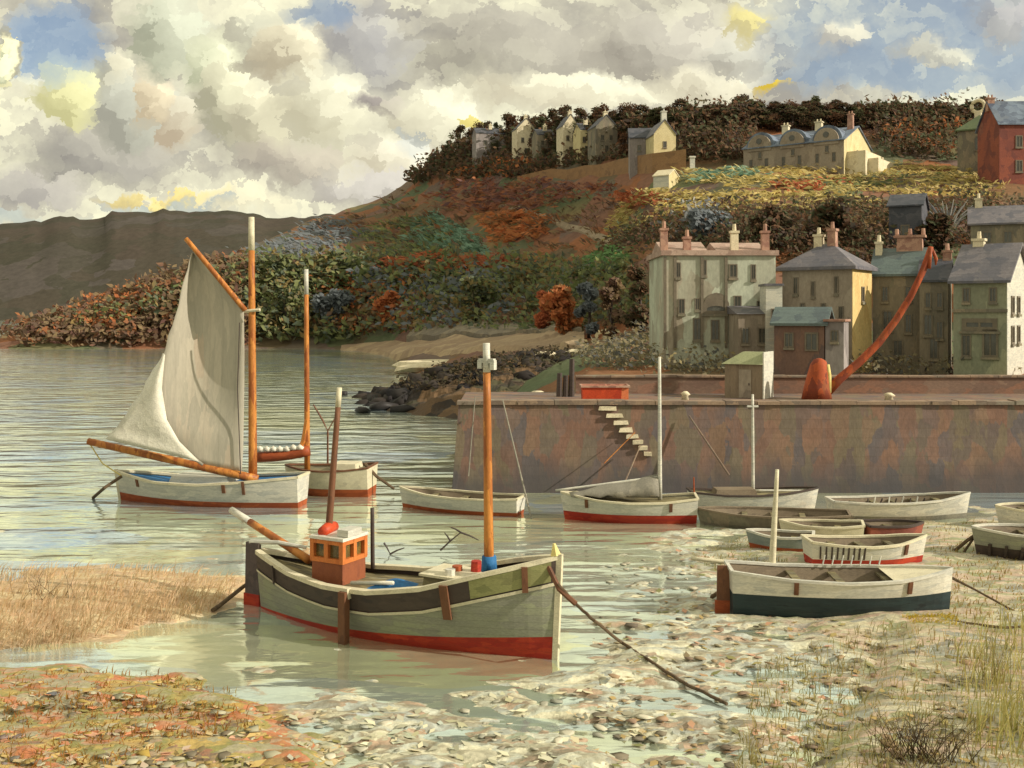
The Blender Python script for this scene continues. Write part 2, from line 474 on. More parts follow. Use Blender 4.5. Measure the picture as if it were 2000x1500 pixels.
M['farhill'] = pmat('far_hill_cover', S((74, 68, 62), (84, 76, 68), (74, 72, 62), (90, 84, 80), (78, 74, 64)), 0.02, (1, 1, 0.6), 0.95, 0.1, space='World', mixn=0.6, spec=0.05)
tag(mb.build('far_hills', M['farhill'], None, True), kind='structure')

# ------------------------------------------------------------------ the hill behind the harbour
DEF = [197, 199, 202, 206, 211, 217, 224, 231]
HILL = {
    -160: (DEF, [690, 690, 690, 690, 690, 690, 690, 690]),
    -50: (DEF, [686, 685, 684, 684, 683, 682, 681, 680]),
    0: (DEF, [681, 678, 672, 667, 663, 660, 658, 656]), 70: (DEF, [681, 677, 668, 655, 643, 634, 629, 625]),
    140: (DEF, [681, 676, 664, 645, 627, 614, 606, 601]), 205: (DEF, [681, 675, 660, 640, 620, 606, 600, 595]),
    240: (DEF, [681, 675, 655, 630, 605, 588, 575, 565]), 300: (DEF, [681, 674, 650, 620, 592, 570, 554, 543]),
    380: (DEF, [681, 673, 640, 605, 575, 550, 530, 515]), 450: (DEF, [681, 672, 630, 585, 550, 528, 510, 497]),
    500: ([198, 201, 208, 216, 228, 245, 265, 285], [681, 672, 625, 530, 505, 495, 486, 476]),
    560: ([198, 201, 208, 216, 228, 245, 265, 285], [681, 672, 620, 512, 498, 484, 468, 450]),
    620: ([197, 200, 208, 218, 235, 260, 285, 310], [682, 672, 620, 508, 490, 468, 445, 425]),
    700: ([188, 196, 206, 218, 240, 270, 300, 330], [684, 670, 610, 512, 485, 455, 425, 402]),
    760: ([165, 185, 198, 212, 238, 270, 300, 325], [694, 668, 610, 515, 480, 440, 405, 378]),
    810: ([112, 165, 185, 205, 235, 265, 295, 315], [735, 672, 620, 515, 475, 425, 380, 346]),
    850: ([93, 155, 178, 200, 230, 260, 285, 300], [760, 673, 620, 515, 465, 405, 350, 320]),
    900: ([78, 140, 168, 192, 222, 250, 272, 285], [789, 674, 625, 515, 455, 385, 330, 292]),
    950: ([76, 130, 158, 185, 212, 238, 258, 270], [793, 675, 630, 517, 450, 365, 320, 278]),
    1050: ([60, 115, 145, 170, 195, 215, 232, 245], [775, 680, 640, 520, 450, 350, 315, 264]),
    1150: ([45.5, 85, 115, 140, 165, 190, 205, 215], [763, 690, 660, 520, 450, 350, 312, 256]),
    1280: ([45.5, 70, 95, 105, 130, 150, 165, 185], [763, 700, 640, 520, 440, 347, 318, 240]),
    1450: ([45.5, 62, 85, 95, 115, 140, 152, 175], [763, 715, 650, 480, 410, 337, 321, 232]),
    1700: ([45.5, 62, 85, 95, 115, 140, 152, 175], [763, 720, 650, 480, 410, 350, 319, 232]),
    1900: ([45.5, 62, 85, 95, 115, 140, 152, 175], [763, 720, 650, 480, 400, 340, 312, 232]),
    2500: ([45.5, 62, 85, 95, 115, 140, 152, 175], [763, 720, 650, 480, 400, 340, 312, 232]),
}
HU = np.array(sorted(HILL)); HD = np.array([HILL[u][0] for u in HU], float); HVV = np.array([HILL[u][1] for u in HU], float)
HZ = H - (HVV - HV) / F * HD


def hill_knots(u):
    d = np.array([np.interp(u, HU, HD[:, k]) for k in range(8)]); z = np.array([np.interp(u, HU, HZ[:, k]) for k in range(8)])
    return d, z


def hill_z(x, y):
    u = 1000 + F * x / y
    d, z = hill_knots(u)
    if y < d[0]: return z[0]
    return float(np.interp(y, d, z)) + hill_bump(x, y, (y - d[0]))


def hill_bump(x, y, e):
    return float(fbm(x * 0.11, y * 0.11, 21)) * 2.0 * min(1, max(0, e) / 25.0)


def hill_at(u, v):
    """the point of the hill seen at column u, row v"""
    d, z = hill_knots(u); vv = HV + (H - z) / d * F
    dd = float(np.interp(-v, -vv, d)); x = (u - 1000) / F * dd
    return Vector((x, dd, hill_z(x, dd)))


us = np.concatenate([np.linspace(-160, 700, 110), np.linspace(708, 2500, 190)])
rows = [[] for _ in range(8 * 6 + 4)]
for u in us:
    d, z = hill_knots(u); col = []
    for k in range(7):
        for j in range(6):
            t = j / 6; dd = d[k] * (1 - t) + d[k + 1] * t
            x = (u - 1000) / F * dd
            col.append((x, dd, z[k] * (1 - t) + z[k + 1] * t + hill_bump(x, dd, dd - d[0])))
    x = (u - 1000) / F * d[7]; col.append((x, d[7], z[7] + hill_bump(x, d[7], d[7] - d[0])))
    col.insert(0, ((u - 1000) / F * d[0], d[0] - .5, min(z[0], 9) - 3.0))
    for e, dz in ((25, -1.0), (70, -8), (160, -30)):
        dd = d[7] + e; col.append(((u - 1000) / F * dd, dd, max(z[7] + dz, -3) if z[7] > 5 else -3))
    for r_, p in zip(rows, col): r_.append(p)
rows = [r_ for r_ in rows if r_]
mb = MB(); mb.grid(rows)
M['hill'] = pmat('hill_cover', S((104, 78, 66), (138, 98, 72), (104, 98, 78), (154, 102, 70), (120, 100, 92), (100, 112, 84), (144, 118, 82), (112, 102, 106)), 0.11, (0.7, 0.5, 1.6), 0.95, 0.5, space='World', mixn=0.45, spec=0.1, low=0.25)
tag(mb.build('hill', M['hill'], None, True), kind='structure')


# ---- plants on the hill
def poly_pts(poly, n):
    us_ = [p[0] for p in poly]; vs_ = [p[1] for p in poly]; out = []
    while len(out) < n:
        u = random.uniform(min(us_), max(us_)); v = random.uniform(min(vs_), max(vs_)); c = False; j = len(poly) - 1
        for i in range(len(poly)):
            (xi, yi), (xj, yj) = poly[i], poly[j]
            if (yi > v) != (yj > v) and u < (xj - xi) * (v - yi) / (yj - yi) + xi: c = not c
            j = i
        if c: out.append((u, v))
    return out


def scrub(name, poly, n, size, height, m, leaves=14, ls=0.003, lean=None, asp=0.6, up=0.0):
    cen = []; sz = []; leaves = int(leaves * 1.25)
    for (u, v) in poly_pts(poly, n):
        p = hill_at(u, v); s = size * random.uniform(0.35, 1.0) * p.y / 190
        hh = height * random.uniform(0.3, 1.0) * p.y / 150
        k = leaves
        off = np.clip(RNG.normal(size=(k, 3)), -1.3, 1.3) * np.array([s * 1.3, s * 1.3, hh * 0.4]) + np.array([0, 0, hh * 0.55])
        cen.append(np.array(p) + off); sz.append(RNG.uniform(0.5, 1.25, k) * p.y * ls)
    o = link_mesh(name, leaf_mesh(name, np.concatenate(cen), np.concatenate(sz), asp, up, lean), m)
    return tag(o, kind='stuff')


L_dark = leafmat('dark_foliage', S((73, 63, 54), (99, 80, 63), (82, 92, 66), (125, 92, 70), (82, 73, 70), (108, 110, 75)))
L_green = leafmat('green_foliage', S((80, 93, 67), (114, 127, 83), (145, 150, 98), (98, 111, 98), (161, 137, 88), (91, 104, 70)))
L_rust = leafmat('rust_foliage', S((154, 96, 68), (189, 116, 77), (209, 132, 83), (167, 125, 85), (132, 94, 74)))
L_orange = leafmat('orange_foliage', S((188, 106, 72), (202, 124, 84), (168, 96, 70), (196, 134, 96)))
L_brown = leafmat('brown_foliage', S((136, 92, 70), (170, 114, 75), (117, 97, 85), (151, 131, 97), (112, 80, 75), (183, 148, 109)))
L_turq = leafmat('turquoise_grass', S((122, 158, 138), (146, 178, 156), (110, 140, 118), (162, 182, 154)))
L_lime = leafmat('bright_grass', S((116, 156, 100), (134, 172, 114), (102, 138, 88)))
L_gold = leafmat('golden_grass', S((196, 178, 106), (216, 192, 112), (172, 158, 98), (222, 202, 140), (158, 152, 92), (206, 160, 84)))
L_silver = leafmat('silver_twigs', S((170, 170, 168), (130, 134, 140), (196, 192, 182), (90, 94, 104)))
L_mauve = leafmat('mauve_heather', S((133, 89, 85), (161, 105, 82), (119, 94, 96), (181, 119, 82), (142, 110, 101)))
L_slate = leafmat('blue_grey_foliage', S((101, 105, 105), (121, 128, 131), (133, 140, 147), (108, 105, 98)))  # blue grey leaf colours

scrub('bank_scrub', [(470, 520), (700, 512), (1240, 522), (1285, 640), (1100, 655), (800, 650), (640, 668), (480, 668)], 900, 2.2, 3.0, L_green, 14, .0042)
scrub('bank_blue_scrub', [(700, 560), (980, 560), (1000, 640), (760, 650)], 130, 2.2, 3.4, L_slate, 12, .0042)
scrub('bank_heather', [(560, 600), (700, 620), (1000, 600), (1040, 640), (600, 655)], 110, 2.0, 3.2, L_brown, 12, .0042)
scrub('bank_bracken', [(640, 560), (820, 560), (830, 640), (700, 655), (600, 640)], 170, 1.8, 2.6, L_rust)
scrub('shore_scrub', [(20, 655), (140, 610), (240, 575), (400, 520), (480, 510), (480, 672), (30, 678)], 480, 1.8, 2.4, L_brown, 14, .004)
scrub('shore_green', [(120, 640), (260, 600), (460, 540), (480, 600), (300, 640)], 110, 1.8, 2.6, L_green, 12, .004)
scrub('shore_bracken', [(150, 608), (240, 572), (300, 552), (310, 600), (240, 650), (120, 650)], 90, 1.6, 2.0, L_rust)
scrub('slope_heather', [(620, 440), (760, 395), (860, 350), (1000, 350), (1260, 370), (1280, 500), (900, 505), (640, 500)], 150, 2.4, 0.8, L_brown, 10, .005, (.8, 0, -.3), .35)
scrub('slope_bracken', [(880, 365), (1010, 350), (1220, 362), (1180, 400), (1000, 415), (860, 405)], 110, 3.0, 0.8, L_mauve, 12, .005, (.8, .2, .1), .35)
scrub('blue_grey_grass', [(480, 500), (640, 436), (720, 460), (600, 505)], 110, 2.2, 1.0, L_slate, 12, .004, (.8, 0, -.2), .4)
scrub('slope_gorse', [(760, 440), (830, 425), (900, 470), (960, 512), (800, 512), (680, 500)], 130, 2.2, 1.0, L_green, 12, .0045, (.8, 0, -.35), .38)
scrub('pale_grass', [(840, 425), (870, 430), (950, 500), (930, 512), (880, 500), (800, 470)], 170, 1.2, 1.0, L_turq, 12, .0045, (.8, 0, -.45), .38)
scrub('orange_bracken', [(755, 516), (830, 512), (960, 512), (1000, 520), (985, 538), (900, 536), (760, 532)], 190, 1.8, 1.6, L_orange, 12, .004, (.9, 0, 0), .45)
scrub('fern_patch', [(960, 430), (1030, 420), (1080, 440), (1060, 470), (980, 480)], 90, 2.4, 1.2, L_rust, 12, .0045, (.8, 0, .15), .4)
scrub('bright_grass', [(1145, 515), (1215, 492), (1235, 520), (1160, 526)], 100, 1.4, 1.4, L_lime, 12, .004, (.8, 0, .3), .45)
scrub('meadow_grass', [(1345, 330), (1860, 322), (1945, 330), (1945, 385), (1750, 388), (1500, 385), (1350, 350)], 420, 2.0, 0.35, L_gold, 12, .0042, (1, 0, 0), .3)
scrub('meadow_strip', [(1350, 332), (1440, 328), (1480, 345), (1360, 352)], 60, 1.6, .5, L_turq, 10, .0042, (1, 0, 0), .3)
scrub('meadow_furrow', [(1480, 352), (1700, 345), (1860, 350), (1850, 362), (1500, 366)], 70, 2.0, .3, L_green, 10, .0042, (1, 0, .05), .3)
scrub('meadow_bracken', [(1500, 366), (1620, 352), (1640, 366), (1540, 384)], 40, 1.8, .4, L_orange, 10, .0042, (1, 0, .1), .4)
scrub('slope_grass', [(1260, 372), (1480, 380), (1700, 390), (1730, 410), (1500, 420), (1300, 430), (1190, 470), (1210, 430)], 300, 1.6, 0.6, L_gold, 12, .0042, (.9, 0, .3), .3)
scrub('slope_fern', [(1205, 378), (1290, 382), (1310, 402), (1225, 408)], 60, 1.4, .5, L_orange, 10)
scrub('dark_scrub', [(1190, 475), (1330, 430), (1500, 415), (1740, 410), (1900, 400), (2000, 400), (2000, 480), (1290, 490), (1200, 510)], 620, 2.0, 3.4, L_dark, 14)  # dense dark leaved scrub behind the houses
scrub('garden_scrub', [(1140, 700), (1290, 660), (1420, 690), (1600, 700), (2000, 700), (2000, 735), (1150, 735)], 420, 2.4, 3.6, leafmat('garden_foliage', S((96, 89, 75), (128, 117, 92), (149, 140, 108), (101, 105, 108), (167, 154, 112), (112, 96, 87))), 14)
scrub('crest_scrub', [(800, 352), (850, 322), (900, 294), (950, 280), (1280, 244), (1280, 262), (1000, 288), (880, 330), (830, 362)], 240, 2.0, 2.2, L_dark)

scrub('terrace_scrub', [(850, 352), (920, 318), (1000, 308), (1230, 304), (1230, 316), (1010, 346), (880, 356)], 230, 1.7, 2.0, L_dark, 12)
scrub('terrace_bracken', [(880, 352), (960, 322), (1090, 312), (1010, 346)], 60, 1.5, 1.2, L_rust, 8)
scrub('wood_edge_scrub', [(1322, 236), (1470, 232), (1470, 262), (1446, 318), (1335, 322)], 240, 2.0, 3.6, L_dark, 14)
scrub('wood_edge_thicket', [(1690, 232), (1880, 232), (1872, 314), (1730, 316), (1706, 270)], 260, 2.0, 3.6, L_dark, 14)
scrub('wood_edge_bracken', [(1720, 262), (1850, 256), (1850, 300), (1740, 300)], 40, 1.8, 2.5, L_rust, 12)
scrub('slope_dark_scrub', [(1290, 470), (1580, 470), (1860, 470), (1860, 540), (1290, 540)], 260, 2.0, 3.2, L_dark, 14)  # more dark leaved scrub on the slope

a = MB(); rws = []
for k in range(25):
    t = k / 24; u = 975 + 218 * t; v = 404 + 72 * t ** 1.25; wpx = 1.5 + 5 * t
    rws.append([hill_at(u + 2, v - wpx) + Vector((0, 0, .35)), hill_at(u - 2, v + wpx) + Vector((0, 0, .35)), hill_at(u - 2, v + wpx) + Vector((0, 0, -.6))])
a.grid(rws); tag(a.build('path', pmat('pale_path', S((170, 150, 124), (150, 134, 112), (186, 168, 140)), .4, (1, 1, 1), .9, .2, space='World')), kind='structure')


# trees: a tapered trunk with limbs and a leafy crown
def make_tree(seed, h, rad, m, leaves, lsize, label, cat='tree', group=None, bark=None):
    random.seed(seed)
    root = empty('hill_tree', (0, 0, 0), 0, label, cat, group)
    t = MB(); t.tube([(0, 0, -0.6), (0.05, 0, h * 0.3), (0.15, 0.1, h * 0.62)], [h * 0.035, h * 0.026, h * 0.014], 7)
    cen = []
    lumps = []
    for i in range(11):
        th = random.uniform(0, 6.28); rr = rad * random.uniform(0.15, 0.72); z = h * random.uniform(0.2, 0.92)
        rr *= 1.0 if z < h * 0.7 else 0.6
        rr *= random.uniform(.8, 1.25)
        c = (rr * math.cos(th), rr * math.sin(th), z); lumps.append((c, rad * random.uniform(0.26, 0.56)))
        t.tube([(0.08, 0.05, min(h * random.uniform(0.15, 0.5), z * .8)), (c[0] * .5, c[1] * .5, z * .85), c], [h * 0.012, h * 0.008, h * 0.004], 5)
    t.build('trunk', bark or M['darkwood'], root, True)
    for c, r_ in lumps:
        k = leaves // len(lumps); d = RNG.normal(size=(k, 3)); d /= np.linalg.norm(d, axis=1)[:, None]
        d *= (r_ * RNG.uniform(0.45, 1.08, (k, 1))); d[:, 2] *= 0.8
        cen.append(np.array(c) + d)
    link_mesh('crown', leaf_mesh('crown', np.concatenate(cen), RNG.uniform(0.6, 1.2, leaves // len(lumps) * len(lumps)) * lsize, 0.7), m, root)
    return root


SKY = [(820, 322), (850, 296), (880, 268), (910, 250), (950, 241), (1000, 229), (1050, 222), (1100, 218), (1150, 213), (1200, 205), (1260, 195), (1310, 198), (1360, 208), (1400, 196), (1440, 187), (1500, 198), (1560, 190), (1620, 199), (1700, 208), (1760, 204), (1820, 195), (1870, 203), (1910, 190), (1960, 196), (2060, 196)]
wood_label = 'dark tree in the dense wood along the hill crest'
L_woodb = leafmat('brown_wood_foliage', S((101, 78, 62), (128, 92, 66), (85, 71, 62), (147, 105, 73)))
L_woodg = leafmat('green_wood_foliage', S((79, 86, 62), (105, 110, 74), (86, 79, 64), (124, 124, 84)))
protos = [make_tree(40 + i, 9.0, 3.6, (L_dark, L_dark, L_woodb, L_woodg)[i], 1300, 0.34, wood_label, 'tree', 'trees along the hill crest') for i in range(4)]
used = [False] * 4
random.seed(5)
spots = []
for u in np.arange(838, 2080, 15.0):
    sv = np.interp(u, [a for a, _ in SKY], [b for _, b in SKY])
    for row in range(2 if u < 1290 else 3):
        uu = u + random.uniform(-7, 7)
        d7, z7 = hill_knots(uu); dd = d7[7] + (8, -2, -9, -14, -19)[row] * (0.6 if row < 3 else 0.85) + random.uniform(-2, 2)
        zg = float(np.interp(dd, d7, z7)) if dd < d7[7] else z7[7] - 0.3
        top = H - (sv + random.uniform(-12, 16) + row * 14 - HV) / F * dd
        spots.append(((uu - 1000) / F * dd, dd, zg, max(top - zg, 3.0)))
for i, (x, y, z, hh) in enumerate(spots):
    k = i % 4; s = hh / 9.0; s2 = max(s, 0.65) * random.uniform(0.9, 1.25)
    if not used[k]:
        r_ = protos[k]; used[k] = True; r_.location = (x, y, z); r_.scale = (s2, s2, s)
    else:
        copy_thing(protos[k], (x, y, z), random.uniform(0, 6.28), (s2, s2, s))

# trees one can tell apart on the lower bank
for (u, v, hpx, wpx, m, lab, sd) in (
        (1098, 668, 118, 66, L_rust, 'round rust orange tree beside the pale bank above the beach', 3),
        (1062, 660, 100, 34, L_orange, 'small slim orange tree left of the round rust tree', 4),
        (1192, 670, 135, 50, L_brown, 'brown tree on the bank between the rust tree and the blue grey tree', 5),
        (1150, 668, 122, 50, L_slate, 'blue grey tree right of the round rust tree', 6),
        (1248, 670, 150, 60, L_dark, 'dark tree standing against the left end of the pale green terrace', 7),
        (560, 650, 110, 90, L_green, 'broad green tree on the headland between the two tall masts', 8),
        (660, 648, 100, 80, L_slate, 'blue green tree on the bank right of the second mast', 9),
        (760, 650, 90, 70, L_rust, 'rusty bush like tree low on the bank above the beach', 10),
        (930, 640, 105, 90, L_green, 'green tree on the bank above the pale grey bank', 11),
        (1380, 480, 90, 90, L_slate, 'blue grey tree on the slope right behind the pale green terrace roof', 12),
        (1620, 480, 92, 120, L_dark, 'wide black green tree behind the hipped roof house', 13),
        (1500, 478, 80, 90, L_dark, 'black green tree behind the right end of the pale green terrace', 14),
        (1830, 482, 80, 70, L_dark, 'dark tree behind the chimney of the teal roofed house', 15)):
    p = hill_at(u, v); pxm = p.y / F
    t = make_tree(sd, hpx * pxm, wpx * pxm * 0.55, m, 1500, 0.016 * p.y * 0.14 + 0.16, lab); t.location = p - Vector((0, 0, 0.4))

# ------------------------------------------------------------------ houses
M['pale'] = pmat('pale_green_render', S((186, 192, 172), (170, 170, 152), (200, 206, 186), (158, 148, 130), (204, 198, 178), (178, 168, 150)), 0.7, (0.9, 0.9, 0.4), 0.9, 0.2)
M['tan'] = pmat('tan_render', S((152, 142, 128), (164, 152, 136), (142, 130, 116), (158, 150, 138)), 0.7, (1, 1, 0.5), 0.9, 0.2)
M['stone'] = pmat('brown_grey_stone', S((136, 126, 108), (150, 138, 118), (120, 114, 102), (142, 136, 114), (128, 116, 100)), 0.8, (1, 1, 0.5), 0.9, 0.3)
M['greenwall'] = pmat('grey_green_render', S((152, 156, 136), (138, 140, 120), (166, 166, 140), (148, 140, 118)), 0.8, (1, 1, 0.5), 0.9, 0.2)
M['sun_yellow'] = pmat('sunlit_tan_render', S((214, 182, 118), (224, 198, 138), (200, 164, 102)), 1.0, (1, 1, 0.6), 0.9, 0.15)  # sunlit side of a tan house, the sun's yellow put into its colour
M['limewash_sunlit'] = pmat('cream_limewash_and_sunlit', S((206, 190, 140), (220, 206, 160), (188, 170, 124)), 0.9, (1, 1, 0.6), 0.9, 0.15)  # cream walls, and end walls with sunlight put into their colour
M['brickred'] = pmat('red_brick', S((136, 76, 62), (156, 90, 72), (120, 70, 64), (146, 98, 84)), 0.6, (1, 1, 1), 0.9, 0.3)
M['shedwall'] = pmat('maroon_boards', S((118, 92, 82), (132, 104, 90), (108, 90, 86), (126, 108, 96)), 1, (1, 1, .5), .85, .2)
M['slate'] = pmat('grey_slate', S((110, 108, 116), (128, 122, 126), (96, 96, 106), (140, 132, 128)), 1.0, (1, 1, 1), 0.6, 0.25, seam=.2, seamk=.75)
M['darkslate'] = pmat('dark_slate', S((76, 78, 86), (92, 92, 100), (64, 68, 78), (104, 104, 112)), 1.0, (1, 1, 1), 0.6, 0.25, seam=.2, seamk=.75)
M['blueslate'] = pmat('blue_slate', S((92, 106, 130), (122, 136, 154), (78, 88, 108), (140, 150, 160)), 0.8, (1, 1, 1), 0.55, 0.25, seam=.2, seamk=.75)
M['tealroof'] = pmat('teal_roof', S((94, 108, 108), (106, 120, 118), (86, 98, 102), (114, 118, 112)), 1.0, (1, 1, 1), 0.6, 0.25, seam=.2, seamk=.75)
M['pinkroof'] = pmat('pink_tile', S((180, 152, 136), (192, 166, 150), (164, 136, 122), (188, 166, 152)), 1.2, (1, 1, 1), 0.8, 0.25)
M['greenroof'] = pmat('moss_green_roof', S((86, 100, 76), (104, 116, 84), (78, 88, 72)), 0.8, (1, 1, 1), 0.8, 0.25, seam=.2, seamk=.75)
M['palegreenroof'] = pmat('pale_green_roof', S((150, 154, 116), (166, 170, 130), (134, 138, 106)), 2, (1, 1, 1), 0.7, 0.2)
M['chimney'] = pmat('pink_chimney_brick', S((176, 132, 114), (194, 156, 134), (156, 116, 102), (206, 178, 156)), 2, (1, 1, 1), 0.85, 0.2)
M['frame'] = pmat('dark_window_frame', S((112, 102, 88), (128, 118, 102), (98, 90, 78)), 3, (1, 1, 1), 0.7, 0.1)
M['palestone'] = pmat('pale_stone', S((214, 200, 164), (232, 220, 190), (190, 174, 140)), 1.6, (1, 1, 1), 0.85, 0.3)
M['lavender'] = pmat('lavender_render', S((150, 140, 142), (134, 126, 124), (166, 158, 156), (142, 124, 112)), 0.5, (1, 1, 0.5), 0.9, 0.2)


def add_window(parent, x, z, wd, ht, face='front', y=0.0, m=None, arch=False, sill=True):
    """framed window standing 6 cm proud with the pane set back inside; face 'front' looks along -y, 'side' along +x"""
    def pt(a, b, c):
        return (x + a, y - b, z + c) if face == 'front' else (y + b, x + a, z + c)
    hw = wd / 2; fw = max(wd * 0.13, 0.06)
    outl = [(-hw, 0), (hw, 0), (hw, ht)]
    if arch:
        outl += [(hw * math.cos(t), ht + hw * math.sin(t)) for t in np.linspace(0.2, 2.94, 7)]
    outl.append((-hw, ht))
    cx, cz = 0, ht / 2
    kx = 1 - fw / hw; kz = 1 - fw / (ht / 2)
    inn = [(a * kx, cz + (b - cz) * kz) for a, b in outl]
    f = MB()
    n = len(outl)
    rows_ = [[pt(a, -0.05, b) for a, b in outl], [pt(a, 0.06, b) for a, b in outl], [pt(a, 0.06, b) for a, b in inn], [pt(a, -0.05, b) for a, b in inn]]
    f.grid(rows_, True)
    if not arch:
        for p0 in (0,):
            a0, a1 = pt(-fw * .25, 0.0, fw * .6), pt(fw * .25, 0.05, ht - fw * .6)
            f.box(min(a0[0], a1[0]), max(a0[0], a1[0]), min(a0[1], a1[1]), max(a0[1], a1[1]), a0[2], a1[2])
    fo = f.build('window', m or M['frame'], parent)
    g = MB(); i = 0
    g.prism([pt(a, 0.012, b) for a, b in inn], Vector(pt(0, -0.04, 0)) - Vector(pt(0, 0.0, 0)))
    g.build('pane', M['glass'], fo)
    if sill:
        s = MB(); a0, a1 = pt(-hw * 1.15, -0.05, -0.14), pt(hw * 1.15, 0.12, -0.01)
        s.box(min(a0[0], a1[0]), max(a0[0], a1[0]), min(a0[1], a1[1]), max(a0[1], a1[1]), a0[2], a1[2]); s.build('sill', M['stone'], fo)
    return fo


def chimney(parent, x, y, z0, h, w_=0.7, d_=0.5, m=None, pots=2):
    c = MB(); c.box(x - w_ / 2, x + w_ / 2, y - d_ / 2, y + d_ / 2, z0, z0 + h, 0.94)
    c.box(x - w_ * .6, x + w_ * .6, y - d_ * .6, y + d_ * .6, z0 + h, z0 + h + 0.14)
    for k in range(pots):
        px = x + (k - (pots - 1) / 2) * w_ * 0.5
        c.tube([(px, y, z0 + h + 0.1), (px, y, z0 + h + 0.55)], [0.13, 0.1], 8)
    return c.build('chimney', m or M['chimney'], parent)


def house(name, label, uc, ul, ur, d, vb, ve, theta, wall, roofm, rtype, rh, over=0.25, depth=None, group=None, sun_side=None):
    """corner between front and right side at column uc; front runs left to ul, side runs back to ur"""
    th = R(theta); c, s = math.cos(th), math.sin(th)
    C = P(uc, vb, d); kl = (ul - 1000) / F
    W = (C.x - kl * C.y) / (c + kl * s)
    if depth is None:
        kr = (ur - 1000) / F; D = (kr * C.y - C.x) / (s - kr * c)
    else: D = depth
    h = (vb - ve) / F * d
    root = empty(name, C, -th, label, 'house', group)
    b = MB(); x0, x1, y0, y1 = -W, 0.0, 0.0, D
    if rtype == 'gable':
        b.prism([(x0, y0, -2.5), (x0, y1, -2.5), (x0, y1, h), (x0, D / 2, h + rh), (x0, y0, h)], (W, 0, 0))
    elif rtype == 'gablefront':
        b.prism([(x0, y0, -2.5), (x1, y0, -2.5), (x1, y0, h), (-W / 2, y0, h + rh), (x0, y0, h)], (0, D, 0))
    else:
        b.box(x0, x1, y0, y1, -2.5, h)
    wo_ = b.build('wall', wall, root)
    if sun_side:
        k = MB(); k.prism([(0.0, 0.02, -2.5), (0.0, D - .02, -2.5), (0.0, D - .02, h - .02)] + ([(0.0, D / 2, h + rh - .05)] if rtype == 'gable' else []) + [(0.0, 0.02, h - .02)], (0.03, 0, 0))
        so = k.build('lit_side_wall', sun_side, root); so['label'] = 'end wall coloured as sunlit'  # skin over the end wall, sunlight painted in as a lighter colour
    r_ = MB(); o = over; t = 0.14
    if rtype == 'gable':
        e = rh * o / (D / 2)
        for ya, yb in ((y0 - o, D / 2), (y1 + o, D / 2)):
            r_.prism([(x0 - o, ya, h - e), (x0 - o, yb, h + rh), (x0 - o, yb, h + rh + t), (x0 - o, ya, h - e + t)], (W + 2 * o, 0, 0))
    elif rtype == 'gablefront':
        e = rh * o / (W / 2)
        for xa in (x0 - o, x1 + o):
            ze = h - e
            r_.prism([(xa, y0 - o, ze), (-W / 2, y0 - o, h + rh), (-W / 2, y0 - o, h + rh + t), (xa, y0 - o, ze + t)], (0, D + 2 * o, 0))
    elif rtype == 'hip':
        ins = min(W, D) / 2 * 0.95
        rx0, rx1, ry0, ry1 = (x0 + ins, x1 - ins, D / 2, D / 2) if W >= D else (-W / 2, -W / 2, y0 + ins, y1 - ins)
        i = len(r_.v)
        r_.v += [(x0 - o, y0 - o, h - .05), (x1 + o, y0 - o, h - .05), (x1 + o, y1 + o, h - .05), (x0 - o, y1 + o, h - .05)]
        r_.v += [(x0 - o, y0 - o, h + t), (x1 + o, y0 - o, h + t), (x1 + o, y1 + o, h + t), (x0 - o, y1 + o, h + t)]
        r_.v += [(rx0, ry0, h + rh), (rx1, ry1, h + rh)] if W >= D else [(rx0, ry0, h + rh), (rx1, ry1, h + rh)]
        r_.f += [(3, 2, 1, 0), (0, 1, 5, 4), (1, 2, 6, 5), (2, 3, 7, 6), (3, 0, 4, 7)]
        if W >= D: r_.f += [(4, 5, 9, 8), (5, 6, 9), (6, 7, 8, 9), (7, 4, 8)]
        else: r_.f += [(4, 5, 8), (5, 6, 9, 8), (6, 7, 9), (7, 4, 8, 9)]
    elif rtype == 'flat':
        r_.box(x0 - o, x1 + o, y0 - o, y1 + o, h, h + rh)
    ro = r_.build('roof', roofm, root)
    root['_'] = 0; del root['_']
    return root, wo_, ro, W, D, h


# pale green terrace
rt, wl, rf, W, D, h = house('terrace_house', 'tall pale green terrace with a pink parapet and four chimneys above the quay', 1515, 1296, 0, 60, 696, 499, 0, M['pale'], M['pinkroof'], 'flat', 0.3, 0.16, depth=6.2)
a = MB(); a.prism([(-W, 0.8, h + .3), (-W, D - .8, h + .3), (-W, D / 2, h + 1.0)], (W * .42, 0, 0)); a.prism([(-W * .5, 0.8, h + .3), (-W * .5, D - .8, h + .3), (-W * .5, D / 2, h + 0.95)], (W * .46, 0, 0))
a.build('roof_slope', M['pinkroof'], rf)
for fx, hh, mm in ((0.03, 1.25, M['chimney']), (0.24, .75, M['chimney']), (0.67, 1.1, M['palestone']), (0.95, 1.1, M['chimney'])):
    chimney(rf, -W + W * fx, 1.2, h + .3, hh, 0.45, 0.4, mm, 1)
for fx, fz, wd, ht in ((.13, .78, .3, .9), (.36, .8, .32, .95), (.62, .78, .5, .8), (.8, .76, .3, .9), (.16, .42, .4, .9), (.3, .46, .3, .7), (.66, .45, .45, .9), (.86, .4, .4, .9), (.3, .16, .5, 1.3), (.46, .16, .5, 1.2), (.62, .14, .4, 1.0)):
    add_window(rt, -W + W * fx, h * fz, wd, ht)
add_window(rt, -W + W * .47, h * .42, 1.5, .5, arch=True)
a = MB(); a.box(-W * .42, -W * .02, -2.6, -.03, -2.5, h * .42); a.build('annex', M['tan'], rt)
